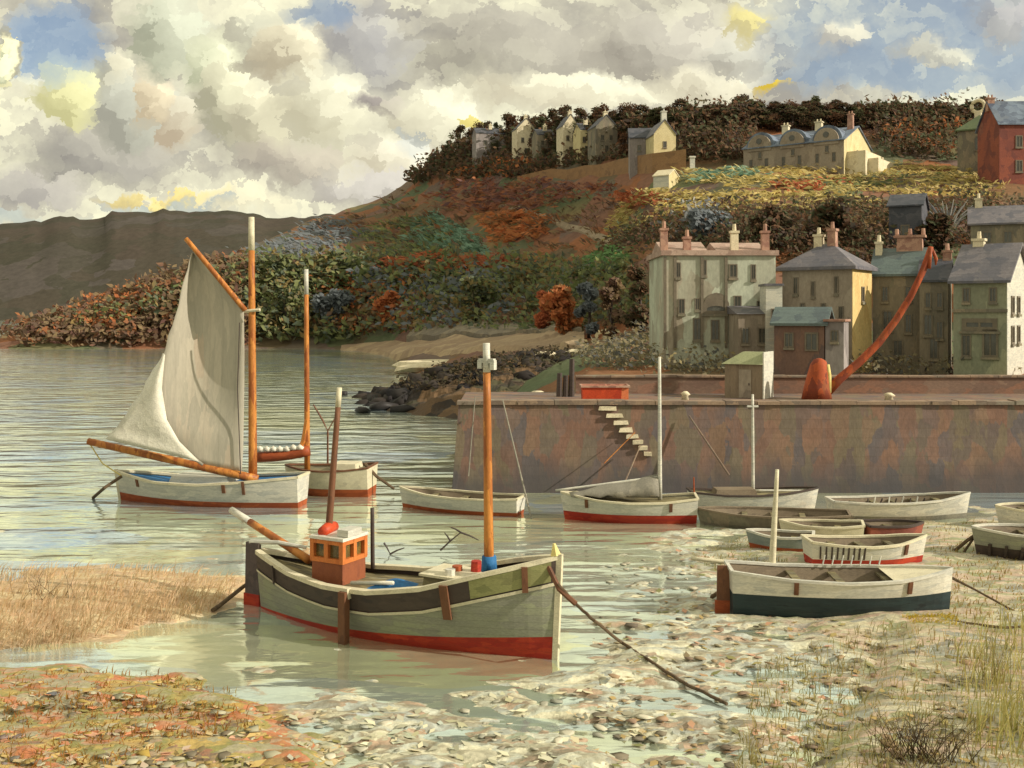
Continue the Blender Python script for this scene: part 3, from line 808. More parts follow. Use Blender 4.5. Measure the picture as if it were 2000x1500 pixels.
a = MB(); a.prism([(-W * .42 - .1, -2.75, h * .42), (-W * .42 - .1, -.03, h * .42), (-W * .42 - .1, -.03, h * .5)], (W * .4 + .2, 0, 0)); a.build('annex_roof', M['slate'], rt)
for fx in (.36, .22, .1): add_window(rt, -W * fx, h * .14, .45, .9, y=-2.6)
for k, fx in enumerate((.0, .09, .33, .545)):
    a = MB(); a.box(-W + W * fx, -W + W * fx + .16, -.09, -.003, .5, h - .1); a.build('downpipe', M['frame'], rt)

# hipped roof house with the sunlight on its side put in as yellow
rt, wl, rf, W, D, h = house('hipped_house', 'tan house with a pale grey hipped roof and side coloured sunlit yellow', 1664, 1528, 1702, 58, 655, 524, 36, M['tan'], M['slate'], 'hip', 1.55, 0.3, sun_side=M['sun_yellow'])
for fx in (.42, .62): chimney(rf, -W * fx, D / 2, h + 1.1, 0.9 if fx > .5 else 1.2, 0.5, 0.45, M['palestone'] if fx > .5 else M['chimney'], 1)
for fx, fz, wd, ht in ((.2, .62, .3, 1.0), (.45, .58, .25, .9), (.78, .62, .25, 1.0), (.3, .2, .3, 1.1), (.6, .22, .3, 1.0), (.85, .2, .3, .9)):
    add_window(rt, -W + W * fx, h * fz, wd, ht)
add_window(rt, D * .5, h * .5, .5, .9, 'side', y=0.03)
# cube-like white bathroom block between the two
rt, wl, rf, W, D, h = house('flat_annex', 'small white flat topped block between the terrace and the hipped house', 1528, 1496, 0, 57, 640, 558, 4, M['white'], M['slate'], 'flat', .12, .08, depth=2.0)
add_window(rt, -W * .5, h * .2, .35, .6)
rt, wl, rf, W, D, h = house('lean_to_shed', 'low mauve brown shed with a grey teal roof below the hipped house', 1610, 1512, 1622, 54, 700, 632, 26, M['shedwall'], M['tealroof'], 'gable', .75, .2, depth=2.4)
add_window(rt, -W * .7, h * .3, .5, .8); add_window(rt, -W * .25, h * .2, .7, 1.0, sill=False)
rt, wl, rf, W, D, h = house('pink_shed', 'small pale pink shed with a flat top right of the teal roofed shed', 1648, 1612, 1660, 53.5, 700, 628, 28, M['lavender'], M['chimney'], 'flat', .12, .1, depth=1.4)
add_window(rt, -W * .5, h * .45, .4, .6)
# teal roof house
rt, wl, rf, W, D, h = house('teal_roof_house', 'narrow grey brown house with a teal roof and big pink chimney', 1805, 1704, 1822, 60, 715, 534, 28, M['stone'], M['tealroof'], 'gable', 1.5, 0.2, depth=4.0)
chimney(rf, -W * .35, D / 2, h + 1.3, 0.95, 1.5, 0.6, M['chimney'], 3)
chimney(rf, -W * .95, D / 2 - .4, h + .6, 1.3, .4, 0.4, M['palestone'], 1)
for fx, fz, wd, ht in ((.25, .7, .4, .9), (.7, .7, .4, .9), (.3, .38, .6, 1.2), (.7, .36, .4, 1.1), (.5, .1, .6, 1.0)):
    add_window(rt, -W + W * fx, h * fz, wd, ht)
# grey house
rt, wl, rf, W, D, h = house('grey_house', 'slim grey house with a dark slate roof between the teal roofed and big right houses', 1852, 1796, 1868, 58.5, 715, 548, 26, M['stone'], M['darkslate'], 'gable', 1.2, 0.15, depth=4.0)
chimney(rf, -W * .1, D / 2, h + .9, 0.8, .5, 0.4, M['chimney'], 1)
for fx, fz, wd, ht in ((.3, .68, .35, .9), (.7, .68, .35, .9), (.3, .36, .5, 1.2), (.7, .32, .4, 1.0), (.5, .08, .5, 1.2)):
    add_window(rt, -W + W * fx, h * fz, wd, ht)
# right edge house
rt, wl, rf, W, D, h = house('slate_roof_house', 'large grey green house with a broad slate roof at the right edge of the quay', 1966, 1862, 2120, 55, 715, 546, 38, M['greenwall'], M['slate'], 'gable', 2.0, 0.25, depth=5.5, sun_side=M['white'])
chimney(rf, -W * .75, D / 2, h + 1.7, 0.6, .6, 0.5, M['palestone'], 1)
a = MB(); a.box(-W - .04, .06, -.1, -.004, h * .62, h * .66); a.build('string_course', M['stone'], rt)
for fx, fz, wd, ht in ((.25, .74, .4, .8), (.75, .74, .4, .8), (.25, .1, .5, 1.2), (.7, .1, .8, 1.5)):
    add_window(rt, -W + W * fx, h * fz, wd, ht)
add_window(rt, -W * .5, h * .4, 1.8, .7)
for yy in (1.2, 2.6): add_window(rt, yy, h * .6, .7, 1.0, 'side', y=.03); add_window(rt, yy, h * .25, .7, 1.0, 'side', y=.03)
# upper dark buildings behind the row
rt, wl, rf, W, D, h = house('dark_barn', 'dark low roofed barn on the slope behind the teal roofed house', 1800, 1736, 1815, 95, 490, 400, 28, M['darkslate'], M['darkslate'], 'gable', 1.2, 0.2, depth=5)
add_window(rt, -W * .5, h * .3, .8, 1.2)
rt, wl, rf, W, D, h = house('long_slate_house', 'long dark house with a mauve grey roof above the right edge house', 2060, 1896, 2080, 82, 490, 432, 24, M['stone'], M['slate'], 'gable', 1.5, 0.25, depth=5)
for fx in (.2, .45, .7): add_window(rt, -W + W * fx, h * .3, .7, 1.0)
chimney(rf, -W * .9, D / 2, h + 1.0, 1.2, .6, .5, M['palestone'], 1)

# hill-top terrace with three round gables
rt, wl, rf, W, D, h = house('gabled_terrace', 'brown stone terrace of three round gables with blue slate roofs on the hill', 1648, 1452, 1700, 142, 321, 272, 36, M['tan'], M['blueslate'], 'gable', 2.6, 0.25, sun_side=M['limewash_sunlit'])  # end wall gets a cream colour that stands for sunlight on it
gw = W / 3
for k in range(3):
    cx = -W + gw * (k + .5)
    n = 12
    ol = [(cx - gw * .36, -.12, h - .5)] + [(cx + gw * .36 * math.cos(math.pi - t), -.12, h + gw * .36 * 1.05 * math.sin(t)) for t in np.linspace(0.0, math.pi, n)] + [(cx + gw * .36, -.12, h - .5)]
    a = MB(); a.prism(ol, (0, D * .4, 0)); g = a.build('gable', M['tan'], rt)
    a = MB(); ro = [(cx + gw * .44 * math.cos(math.pi - t), 0.35, h + gw * .44 * 1.06 * math.sin(t)) for t in np.linspace(0.05, math.pi - .05, n)]
    a.prism(ro, (0, D * .42, 0)); a.build('gable_roof', M['blueslate'], g)
    a = MB(); a.tube([(cx, -.14, h + .9), (cx, -.2, h + .9)], [.42, .42], 12); a.build('round_window', M['glass'], g)
    for fx in (-.26, .22): add_window(rt, cx + gw * fx, h * .15, .5, 1.3, sill=False)
    add_window(rt, cx + gw * .02, h * .55, .5, .9)
for fx in (.72, .38): chimney(rf, -W * fx, D * .5, h + 1.6, 2.2, 1.0, .8, M['palestone'], 2)
chimney(rf, -.6, D * .4, h + 1.8, 2.4, .8, .6, M['chimney'], 2)
add_window(rt, D * .5, h * .4, 1.0, 1.3, 'side', y=.03)
a = MB(); a.box(.04, 2.6, D * .1, D * .8, -2, 1.9); a.box(2.6, 4.0, D * .2, D * .8, -2, .9); a.build('porch', M['palestone'], rt)

# gabled house among the trees and the ruins along the crest
rt, wl, rf, W, D, h = house('gabled_house', 'narrow cream gable end house with a tall white chimney in the hilltop trees', 1320, 1277, 0, 160, 322, 262, -8, M['limewash_sunlit'], M['slate'], 'gablefront', 2.2, 0.15, depth=6)
chimney(rf, -W / 2, 0.6, h + 1.9, 1.6, .8, .7, M['white'], 1)
add_window(rt, -W * .5, h * .55, .6, 1.0); add_window(rt, -W * .3, h * .1, .6, 1.2)
rt, wl, rf, W, D, h = house('joined_house', 'grey house joined to the left of the cream gable end', 1276, 1230, 0, 164, 322, 268, 4, M['lavender'], M['darkslate'], 'gable', 1.8, 0.2, depth=5)  # grey lavender walls beside the cream gable
add_window(rt, -W * .6, h * .5, .6, 1.0); add_window(rt, -W * .25, h * .5, .6, 1.0)
for i, (ul, uc, ur, vb, ve, rh, wm, lab) in enumerate((
        (930, 988, 0, 306, 262, 1.6, 'lavender', 'low lavender grey cottage farthest left among the hilltop trees'),
        (1010, 1046, 0, 306, 252, 2.4, 'palestone', 'pale pointed cottage right of the lavender cottage'),
        (1050, 1082, 0, 306, 264, 1.5, 'stone', 'small grey cottage squeezed right of the pale pointed cottage'),
        (1100, 1130, 0, 305, 246, 2.4, 'palestone', 'tall pinkish white pointed cottage in the middle of the hilltop row'),
        (1134, 1158, 0, 303, 254, 1.6, 'limewash_sunlit', 'cream cottage just right of the tall pinkish white cottage'),
        (1164, 1206, 0, 303, 248, 2.2, 'stone', 'grey pointed cottage nearest the grey house'))):
    d = hill_at((ul + uc) / 2, vb + 4).y
    rt, wl, rf, W, D, h = house('hill_cottage', lab, uc, ul, ur, d, vb, ve, -14, M[wm], M['darkslate'], 'gablefront' if rh > 2.0 else 'gable', rh, 0.1, depth=5, group='cottages among the hilltop trees')
    add_window(rt, -W * .7, h * .5, .7, 1.1); add_window(rt, -W * .3, h * .5, .7, 1.1); add_window(rt, -W * .5, h * .08, .8, 1.4)
    chimney(rf, -W / 2, .8, h + rh - .5, 1.1, .8, .7, M['palestone'], 1)
for k, u in enumerate((918, 1000, 1048, 1091, 1132, 1161, 1216, 960, 1070)):
    p = hill_at(u, 312); copy_thing(protos[k % 4], p - Vector((0, 0, .3)), k * 1.3, (.62, .62, .62 + .08 * (k % 3)))
# right-edge hill buildings
rt, wl, rf, W, D, h = house('chapel', 'brown chapel with a green hipped roof and ring topped bellcote', 1948, 1870, 1970, 140, 318, 250, 30, M['stone'], M['greenroof'], 'hip', 2.4, 0.3, depth=6)
add_window(rt, -W * .5, h * .4, .8, 1.6, arch=True)
a = MB(); a.box(-W * .62, -W * .45, D * .4, D * .6, h + 1.6, h + 3.0)
ring = [(-W * .535 + .85 * math.cos(t), D * .5, h + 3.75 + .85 * math.sin(t)) for t in np.linspace(0, 2 * math.pi, 21)]
a.tube(ring, .24, 8, False); a.build('bellcote', M['palestone'], rf)
rt, wl, rf, W, D, h = house('brick_house', 'tall red brick house with a blue slate roof at the right edge of the hill', 2080, 1952, 0, 128, 400, 240, 0, M['brickred'], M['blueslate'], 'gable', 3.2, 0.25, depth=6)
chimney(rf, -W * .97, D * .5, h + 2.0, 1.6, .9, .7, M['chimney'], 2)
for fx, fz in ((.3, .7), (.6, .7), (.3, .4), (.6, .4)): add_window(rt, -W + W * fx, h * fz, .9, 1.5)

# retaining wall below the crest, little white block and white gate post
a = MB(); A_ = [hill_at(1010 + 33 * k, 352 - 1.6 * k) for k in range(11)]
for k in range(10):
    p0, p1 = A_[k], A_[k + 1]; hh0 = 0.6 + k * .2; hh1 = 0.8 + k * .2
    a.prism([p0 + Vector((0, 0, -2)), p1 + Vector((0, 0, -2)), p1 + Vector((0, 0, hh1 + .8)), p0 + Vector((0, 0, hh0 + .8))], (0, .8, 0))
tag(a.build('retaining_wall', pmat('tan_wall_stone', S((140, 108, 76), (160, 124, 88), (124, 96, 72)), .4, (1, 1, 2), .9, .3, space='World')), 'long tan retaining wall running up the hill below the cottages', 'wall')
rt, wl, rf, W, D, h = house('white_cottage', 'tiny white lodge with a cream end below the retaining wall', 1306, 1276, 1326, hill_at(1300, 366).y - 1.5, 364, 342, 36, M['white'], M['palestone'], 'gable', .9, .12, sun_side=M['limewash_sunlit'])
a = MB(); p = hill_at(1352, 334); p.z -= .3; a.box(p.x - .35, p.x + .35, p.y - .3, p.y + .3, p.z, p.z + 2.3); a.box(p.x - .45, p.x + .45, p.y - .4, p.y + .4, p.z + 2.3, p.z + 2.55)
tag(a.build('gate_post', M['white']), 'white stone gate post at the end of the retaining wall', 'post')

# ------------------------------------------------------------------ harbour wall, quay
def wall_mat():
    m = pmat('harbour_stone', S((128, 106, 92), (142, 116, 96), (112, 104, 104), (146, 114, 96), (130, 118, 98), (118, 104, 98), (140, 108, 92), (104, 92, 86)), 1.5, (0.8, 1, 0.35), .9, .4, space='World', mixn=.35, low=.5)
    n = m.node_tree; b = n.nodes['Principled BSDF']; src = b.inputs['Base Color'].links[0].from_socket
    h_ = NT.__new__(NT); h_.t = n; h_.n = n.nodes
    g = h_.new('ShaderNodeNewGeometry'); sp = h_.new('ShaderNodeSeparateXYZ'); h_.put(sp.inputs[0], g.outputs['Position'])
    br = h_.new('ShaderNodeTexBrick'); cbn = h_.new('ShaderNodeCombineXYZ')
    h_.put(cbn.inputs[0], h_.math('ADD', sp.outputs[0], sp.outputs[1])); h_.put(cbn.inputs[1], sp.outputs[2]); h_.put(br.inputs['Vector'], h_.vmath('ADD', cbn.outputs[0], h_.scale(h_.noise(g.outputs['Position'], 1.2, 2, .5, True), .1)))
    br.inputs['Scale'].default_value = 1.0; br.inputs['Brick Width'].default_value = 0.8; br.inputs['Row Height'].default_value = 0.36; br.inputs['Mortar Size'].default_value = 0.02
    br.inputs['Color1'].default_value = (1, 1, 1, 1); br.inputs['Color2'].default_value = (.86, .86, .88, 1); br.inputs['Mortar'].default_value = (.86, .84, .82, 1)
    c1 = h_.mix(1.0, src, br.outputs['Color'], 'MULTIPLY')
    # weed and tide stain on the lowest courses, ragged upper edge
    zz = h_.math('ADD', sp.outputs[2], h_.math('MULTIPLY', h_.math('SUBTRACT', h_.noise(h_.vmath('MULTIPLY', g.outputs['Position'], (.8, .8, .3)), 1.0, 4), .5), 2.2))
    c2 = h_.mix(h_.map(zz, 1.5, .5, 0, .75), c1, srgb((84, 82, 84)))
    h_.put(b.inputs['Base Color'], c2)
    return m


M['quay'] = wall_mat()
M['coping'] = pmat('quay_coping', S((140, 120, 100), (160, 136, 114), (120, 104, 92), (150, 142, 126)), 1.4, (1, 1, 1), .85, .3, space='World')
pier = empty('harbour_wall', (8, 40, 0), 0, 'massive brown stone harbour wall with weedy foot and coping', 'harbour wall')
a = MB()
x0b, x0t, x1, yf, yb, zt = -2.42, -2.08, 40.0, 39.6, 46.0, 3.42
nx, nz = 60, 8; rws = []
for j in range(nz + 1):
    t = j / nz; z = -1.2 + (zt + 1.2) * t; row = []
    for i in range(nx + 1):
        x = (x0b + (x0t - x0b) * t) + (x1 - (x0b + (x0t - x0b) * t)) * (i / nx) ** 1.3
        row.append((x - 8, yf + .35 * t + .06 * float(fbm(x * .9, z * .9, 3)) * 2 - 40, z))
    rws.append(row)
a.grid(rws)
rws = []
for j in range(nz + 1):
    t = j / nz; z = -1.2 + (zt + 1.2) * t
    rws.append([(x0b + (x0t - x0b) * t - 8 + .05 * float(fbm(k, z, 8)), yb - (yb - (yf + .35 * t)) * k / 8 - 40, z) for k in range(9)])
a.grid(rws)
a.quad((x0t - 8, yf + .35 - 40, zt), (x1 - 8, yf + .35 - 40, zt), (x1 - 8, yb - 40, zt), (x0t - 8, yb - 40, zt))
a.build('masonry', M['quay'], pier)
a = MB(); x = x0t - .06
random.seed(3)
while x < 24:
    l = random.uniform(.9, 1.7); a.box(x - 8, x + l - .02 - 8, yf + .24 - 40 + random.uniform(-.03, .02), yf + .95 - 40, zt - .02, zt + .12 + random.uniform(-.02, .03)); x += l
a.build('coping', M['coping'], pier)
# stone steps let into the face
for k, (u, v) in enumerate(((1188, 800), (1202, 814), (1214, 828), (1224, 842), (1236, 855), (1247, 866), (1257, 877), (1266, 889))):
    p = P(u, v, 39.55); wd = .36 - k * .03
    s = MB(); s.box(p.x - wd - 8, p.x + wd - 8, -.54 + .35 * ((p.z + 1.2) / 4.62), -.0, p.z - .05, p.z + .1, .9, 0, .02); s.build('step', M['palestone'], pier)

par = empty('parapet_wall', (14, 45, zt), 0, 'low red brown parapet wall along the back of the quay', 'wall')
a = MB(); a.box(P(1125, 0, 45).x - 14, 30, .1, .5, -1, .72); a.build('masonry', pmat('parapet_stone', S((134, 98, 80), (148, 110, 90), (122, 98, 86), (140, 116, 100), (158, 112, 92)), 1.2, (.6, 1, 1.2), .9, .35), par)
a = MB(); x = P(1125, 0, 45).x - 14
while x < 20:
    l = random.uniform(.8, 1.6); a.box(x, x + l - .02, .02, .58, .715, .80 + random.uniform(-.015, .02)); x += l
a.build('coping', M['coping'], par)

# hut on the quay
th = R(30); C = P(1490, 793, 42.2); C.z = zt
W = 1.62; D = 1.35; h = 1.42
hut = empty('quay_hut', C, -th, 'small grey hut with a pale green hipped roof on the quay', 'hut')
a = MB(); a.box(-W, 0, 0, D, 0, h); a.build('wall', pmat('hut_boards', S((134, 118, 98), (148, 132, 112), (120, 106, 90)), 3, (2, 2, .3), .85, .2), hut)
a = MB(); a.box(.002, .05, -.04, D + .04, 0, h + .52); a.build('lit_side_wall', M['white'], hut)  # hut's sunlit side painted in as a white skin
a = MB(); o = .12
a.v = [(-W - o, -o, h), (-.0, -o, h), (0, D + o, h), (-W - o, D + o, h), (-W * .62, D * .35, h + .5), (0, D * .35, h + .5), (0, D * .65, h + .5), (-W * .62, D * .65, h + .5)]
a.f = [(3, 2, 1, 0), (0, 1, 5, 4), (2, 3, 7, 6), (3, 0, 4, 7), (4, 5, 6, 7), (1, 2, 6, 5)]
a.build('roof', M['palegreenroof'], hut)
a = MB(); a.box(-W * .62, -W * .3, -.04, -.003, .02, 1.2); d_ = a.build('door', M['tan'], hut)
a = MB(); a.box(-W * .36, -W * .34, -.08, -.041, .55, .65); a.build('handle', M['darkwood'], d_)

# red steel bin
p = P(1137, 792, 41.2)
b = empty('red_bin', (P(1181, 0, 41.6).x, 41.6, zt), 0, 'red open topped steel bin on the quay behind the coping', 'bin')
a = MB(); a.box(-.92, .62, -.45, .45, 0.0, .58, 1.03); a.build('body', M['redbox'], b)
a = MB(); a.box(.625, .92, -.44, .44, 0.0, .58, 1.0); o_ = a.build('end_panel', pmat('orange_steel', S((214, 110, 64), (226, 130, 84)), 2, (1, 1, 1), .6, .1), b)
a = MB()
for (xa, xb, ya, yb_) in ((-1.0, .98, -.52, -.44), (-1.0, .98, .44, .52), (-1.0, -.92, -.44, .44), (.9, .98, -.44, .44)): a.box(xa, xb, ya, yb_, .56, .64)
a.build('rim', M['chimney'], b)

# derrick: tapered foot and a long curved jib
cr = empty('quay_crane', (P(1595, 0, 42).x, 42, zt), 0, 'rusty derrick with a tapered foot and long curved jib on the quay', 'crane')
M['craneiron'] = pmat('rusty_iron', S((150, 66, 36), (176, 84, 44), (124, 56, 36), (166, 96, 52)), 3, (1, 1, .5), .75, .3)
pts = [(0, 0, 0), (.02, 0, .5), (.06, 0, 1.0), (.1, 0, 1.4), (.14, 0, 1.62), (.15, 0, 1.7)]
a = MB(); a.tube(pts, [.62, .53, .44, .36, .25, .05], 14); a.build('foot', M['craneiron'], cr, True)
a = MB(); a.tube([(.42, -.2, .3), (.44, -.21, 1.0), (.4, -.2, 1.45)], [.12, .1, .07], 8); a.build('painted_lit_flank', M['yellow'], cr, True)  # highlight on the foot built as a yellow strip
jib = [loc_in(cr, P(u, v, 42 - .0 * k)) for k, (u, v) in enumerate(((1612, 770), (1640, 740), (1680, 706), (1716, 670), (1750, 625), (1778, 580), (1800, 535), (1812, 505), (1818, 482)))]
a = MB(); a.tube(jib, [.2, .19, .17, .16, .15, .14, .14, .15, .11], 8); a.build('jib', M['craneiron'], cr, True)
a = MB(); a.tube([jib[-1] + Vector((-.12, -.12, -.9)), jib[-1] + Vector((-.04, -.12, -.05))], [.08, .05], 6); a.tube([jib[-1] + Vector((.02, 0, 0)), jib[-1] + Vector((.22, 0, -.5)), jib[-1] + Vector((.2, 0, -.75))], [.05, .08, .03], 6); a.build('jib_head', M['rust'], cr, True)

# bollards and stones on the quay
for (u, v, wd, hh, lab) in ((1338, 786, .2, .42, 'pointed pale stone bollard on the quay left of the hut'), (1736, 786, .24, .36, 'squat pale mooring bollard right of the derrick')):
    pz = P(u, v, 41); a = MB(); a.tube([(0, 0, 0), (0, 0, hh * .6), (.02, 0, hh * .75), (.02, 0, hh)], [wd * .8, wd * .62, wd, wd * .35], 9)
    o = a.build('bollard', M['palestone'], None, True); o.location = (pz.x, 41, zt); tag(o, lab, 'bollard')
for (u, v, d, wx, wz, lab) in ((990, 775, 60, .75, .45, 'flat cream boulder on the bank left of the black posts'), (1050, 775, 60, .5, .75, 'upright cream block on the bank beside the black posts'),
                               (1066, 722, 84, 1.2, 1.9, 'square whitewashed boulder on the black rocks'), (1126, 704, 86, 1.1, 1.35, 'rounded whitewashed boulder right of the square one'), (852, 718, 118, 4.4, 1.3, 'long pale sandy slab at the edge of the beach')):
    pz = P(u, v, d); bm_ = MB(); random.seed(int(u))
    rr = [(wx, 0.0), (wx * 1.05, wz * .45), (wx * .85, wz * .85), (wx * .4, wz)]
    for k, (rad_, z) in enumerate(rr):
        for j in range(9):
            t = 6.283 * j / 9; f_ = random.uniform(.85, 1.08); bm_.v.append((rad_ * math.cos(t) * f_ * (1.15 if abs(math.cos(t)) > .6 else 1), rad_ * .8 * math.sin(t) * f_, z - .4))
    for k in range(3):
        for j in range(9): bm_.f.append((k * 9 + j, k * 9 + (j + 1) % 9, (k + 1) * 9 + (j + 1) % 9, (k + 1) * 9 + j))
    bm_.f.append(tuple(range(27, 36)))
    o = bm_.build('boulder', M['palestone']); o.location = pz; tag(o, lab, 'boulder')
# dark posts at the left end of the parapet
for k, (u, v, hh) in enumerate(((1092, 786, 1.0), (1104, 788, .9), (1116, 790, 1.6))):
    a = MB(); a.tube([(0, 0, -.3), (.03, 0, hh)], [.14, .11], 7); o = a.build('mooring_post', M['darkwood']); o.location = P(u, v, 43.5) - Vector((0, 0, .1)); o.location.z = zt
    tag(o, ('short black post farthest left at the parapet end', 'short black post in the middle at the parapet end', 'tall black post touching the parapet end')[k], 'post', 'black posts at the parapet end')

# ------------------------------------------------------------------ rock spit left of the wall
rows = []
UR = np.linspace(676, 1150, 70)
for j in range(22):
    t = j / 21; row = []
    for u in UR:
        base_v = np.interp(u, [676, 760, 850, 900, 1150], [800, 808, 815, 818, 820]); top_v = np.interp(u, [676, 720, 760, 800, 850, 900, 960, 1060, 1150], [800, 782, 770, 752, 735, 720, 706, 690, 700])
        d0 = F * H / (base_v - HV); d1 = d0 + 14 + (u - 676) * .03
        d = d0 - 1.5 + (d1 - d0) * t
        ztop = H - (top_v - HV) / F * d1 * .97
        z = -0.6 + (ztop + .6) * math.sin(min(t / .85, 1) * math.pi / 2) ** 0.75
        x = (u - 1000) / F * d
        z += float(fbm(x * .7, d * .7, 31)) * 1.4 * min(1, t * 5) * min(1, (u - 676) / 60)
        if t > .9: z -= (t - .9) * 30 * max(0, z) * .1
        row.append((x, d, z))
    rows.append(row)
spit = [p for r_ in rows[9:21] for p in r_[4:]]
a = MB(); a.grid(rows)
tag(a.build('rocky_shore', pmat('spit_earth', S((62, 52, 44), (92, 74, 56), (110, 86, 60), (50, 44, 40), (84, 80, 56), (40, 36, 36)), .45, (1, 1, 1), .9, .6, space='World', mixn=.5, low=.3)), kind='structure')


def rock_mesh(n, pts, size, flat=.7):
    t = (1 + 5 ** .5) / 2
    iv = np.array([(-1, t, 0), (1, t, 0), (-1, -t, 0), (1, -t, 0), (0, -1, t), (0, 1, t), (0, -1, -t), (0, 1, -t), (t, 0, -1), (t, 0, 1), (-t, 0, -1), (-t, 0, 1)]) / 1.9
    fc = np.array([(0, 11, 5), (0, 5, 1), (0, 1, 7), (0, 7, 10), (0, 10, 11), (1, 5, 9), (5, 11, 4), (11, 10, 2), (10, 7, 6), (7, 1, 8), (3, 9, 4), (3, 4, 2), (3, 2, 6), (3, 6, 8), (3, 8, 9), (4, 9, 5), (2, 4, 11), (6, 2, 10), (8, 6, 7), (9, 8, 1)])
    n = len(pts); V = iv[None] * RNG.uniform(.6, 1.35, (n, 12, 1))
    sc3 = np.stack([RNG.uniform(.7, 1.5, n), RNG.uniform(.7, 1.3, n), RNG.uniform(.5, 1, n) * flat], 1)
    V = V * sc3[:, None, :]
    an = RNG.uniform(0, 6.28, n); c, s = np.cos(an)[:, None], np.sin(an)[:, None]
    V = np.stack([V[..., 0] * c - V[..., 1] * s, V[..., 0] * s + V[..., 1] * c, V[..., 2]], -1)
    V = V * np.asarray(size)[:, None, None] + np.asarray(pts)[:, None, :]
    Fc = (fc[None] + (np.arange(n) * 12)[:, None, None]).reshape(-1, 3)
    me = bpy.data.meshes.new('stones'); me.vertices.add(12 * n); me.vertices.foreach_set('co', V.ravel())
    me.loops.add(Fc.size); me.loops.foreach_set('vertex_index', Fc.ravel().astype(np.int32))
    me.polygons.add(len(Fc)); me.polygons.foreach_set('loop_start', np.arange(0, Fc.size, 3, dtype=np.int32)); me.update(calc_edges=True)
    return me


random.seed(9); pts = []; sz = []
for _ in range(520):
    k = random.randrange(len(spit)); p = spit[k]
    if random.random() > k / len(spit) + .12: continue
    pts.append((p[0] + random.uniform(-.5, .5), p[1], p[2])); sz.append(random.uniform(.3, 1.0))
tag(link_mesh('shore_rocks', rock_mesh(0, pts, sz, .8), leafmat('black_rock', S((34, 32, 32), (48, 44, 42), (64, 56, 50), (40, 38, 42), (90, 84, 76)), .85, 0)), kind='stuff')
cen = []; sz = []
for _ in range(260):
    k = random.randrange(len(spit)); p = spit[k]
    if p[2] < .7: continue
    cen.append(np.array(p) + np.clip(RNG.normal(size=(10, 3)), -1.5, 1.5) * np.array([.6, .6, .25]) + np.array([0, 0, .35])); sz.append(RNG.uniform(.1, .28, 10))
tag(link_mesh('spit_scrub', leaf_mesh('spit_scrub', np.concatenate(cen), np.concatenate(sz)), leafmat('spit_foliage', S((56, 50, 44), (80, 68, 54), (66, 66, 50), (104, 86, 62), (48, 46, 46)))), kind='stuff')
for (u, v, s_, lab) in ((748, 800, 1.15, 'black rounded rock at the water edge of the spit'), (708, 806, .7, 'low black rock lying farthest out from the spit'), (792, 804, .9, 'black rock against the brown bank of the spit'), (668, 772, .45, 'small black rock awash alone in the inlet')):
    o = link_mesh('shore_rock', rock_mesh(0, [(0, 0, 0)], [s_], .8), pmat('wet_black_rock', S((36, 34, 36), (50, 46, 46), (30, 30, 32)), 1.2, (1, 1, 1), .55, .5)); o.location = G(u, v); o.location.z = .15; tag(o, lab, 'rock')
# pale bank above the beach and the strand
pale = pmat('pale_grey_bank', S((132, 120, 102), (148, 136, 116), (116, 108, 96), (158, 146, 122)), .3, (1, .6, 1), .95, .4, space='World')
rows = []
for j in range(6):
    row = []
    for u in np.linspace(795, 1135, 40):
        e = math.sin(math.pi * (u - 795) / 340); v = 664 - (j / 5) * 42 * max(e, 0) ** .6 * (1 if u < 1020 else .75) + 4 * float(fbm(u * .05, j, 4)); p = hill_at(u, v); row.append((p.x, p.y - 1.0, p.z + 1.0 + .3 * float(fbm(u * .1, j * 1.3, 6))))
    rows.append(row)
rows.insert(0, [(x, y - .2, z - 2.5) for x, y, z in rows[0]])
a = MB(); a.grid(rows); tag(a.build('bank', pale), kind='structure')
rows = []
for j in range(7):
    row = []
    for u in np.linspace(668, 1140, 50):
        vt = np.interp(u, [668, 760, 900, 1140], [680, 671, 666, 662]); vb = np.interp(u, [668, 700, 800, 900, 1140], [684, 693, 700, 698, 694])
        v = vb + (vt - vb) * j / 6; p = hill_at(u, v); row.append((p.x, p.y - .8, p.z + .55 + .25 * float(fbm(u * .06, j, 14))))
    rows.append(row)
rows.insert(0, [(x, y - 3.5, z - 1.6) for x, y, z in rows[0]])
a = MB(); a.grid(rows); tag(a.build('beach', pmat('tan_sand', S((164, 140, 112), (150, 128, 104), (178, 156, 124), (140, 116, 96)), .2, (.5, 1, 1), .95, .25, space='World')), kind='structure')

# ------------------------------------------------------------------ mud flats
ZP = {
    'reed': [(-1000, 1105), (0, 1112), (130, 1108), (260, 1100), (400, 1108), (510, 1128), (490, 1180), (420, 1205), (300, 1228), (180, 1262), (0, 1282), (-1000, 1300)],
    'weed': [(-1000, 1305), (0, 1300), (130, 1296), (260, 1300), (390, 1308), (470, 1335), (560, 1390), (640, 1440), (720, 1560), (700, 1800), (-1000, 1800)],
    'flat': [(500, 1330), (620, 1330), (760, 1365), (900, 1372), (1090, 1345), (1150, 1240), (1240, 1180), (1330, 1120), (1250, 1090), (1330, 1050), (1500, 1000), (1700, 1050), (1800, 1300), (1750, 1500), (1700, 1800), (600, 1800)],
    'grass': [(1420, 1075), (1480, 1030), (1580, 1012), (1800, 998), (4800, 985), (4800, 1800), (1500, 1800), (1560, 1500), (1640, 1380), (1700, 1290), (1560, 1235), (1430, 1200), (1400, 1140)],
}


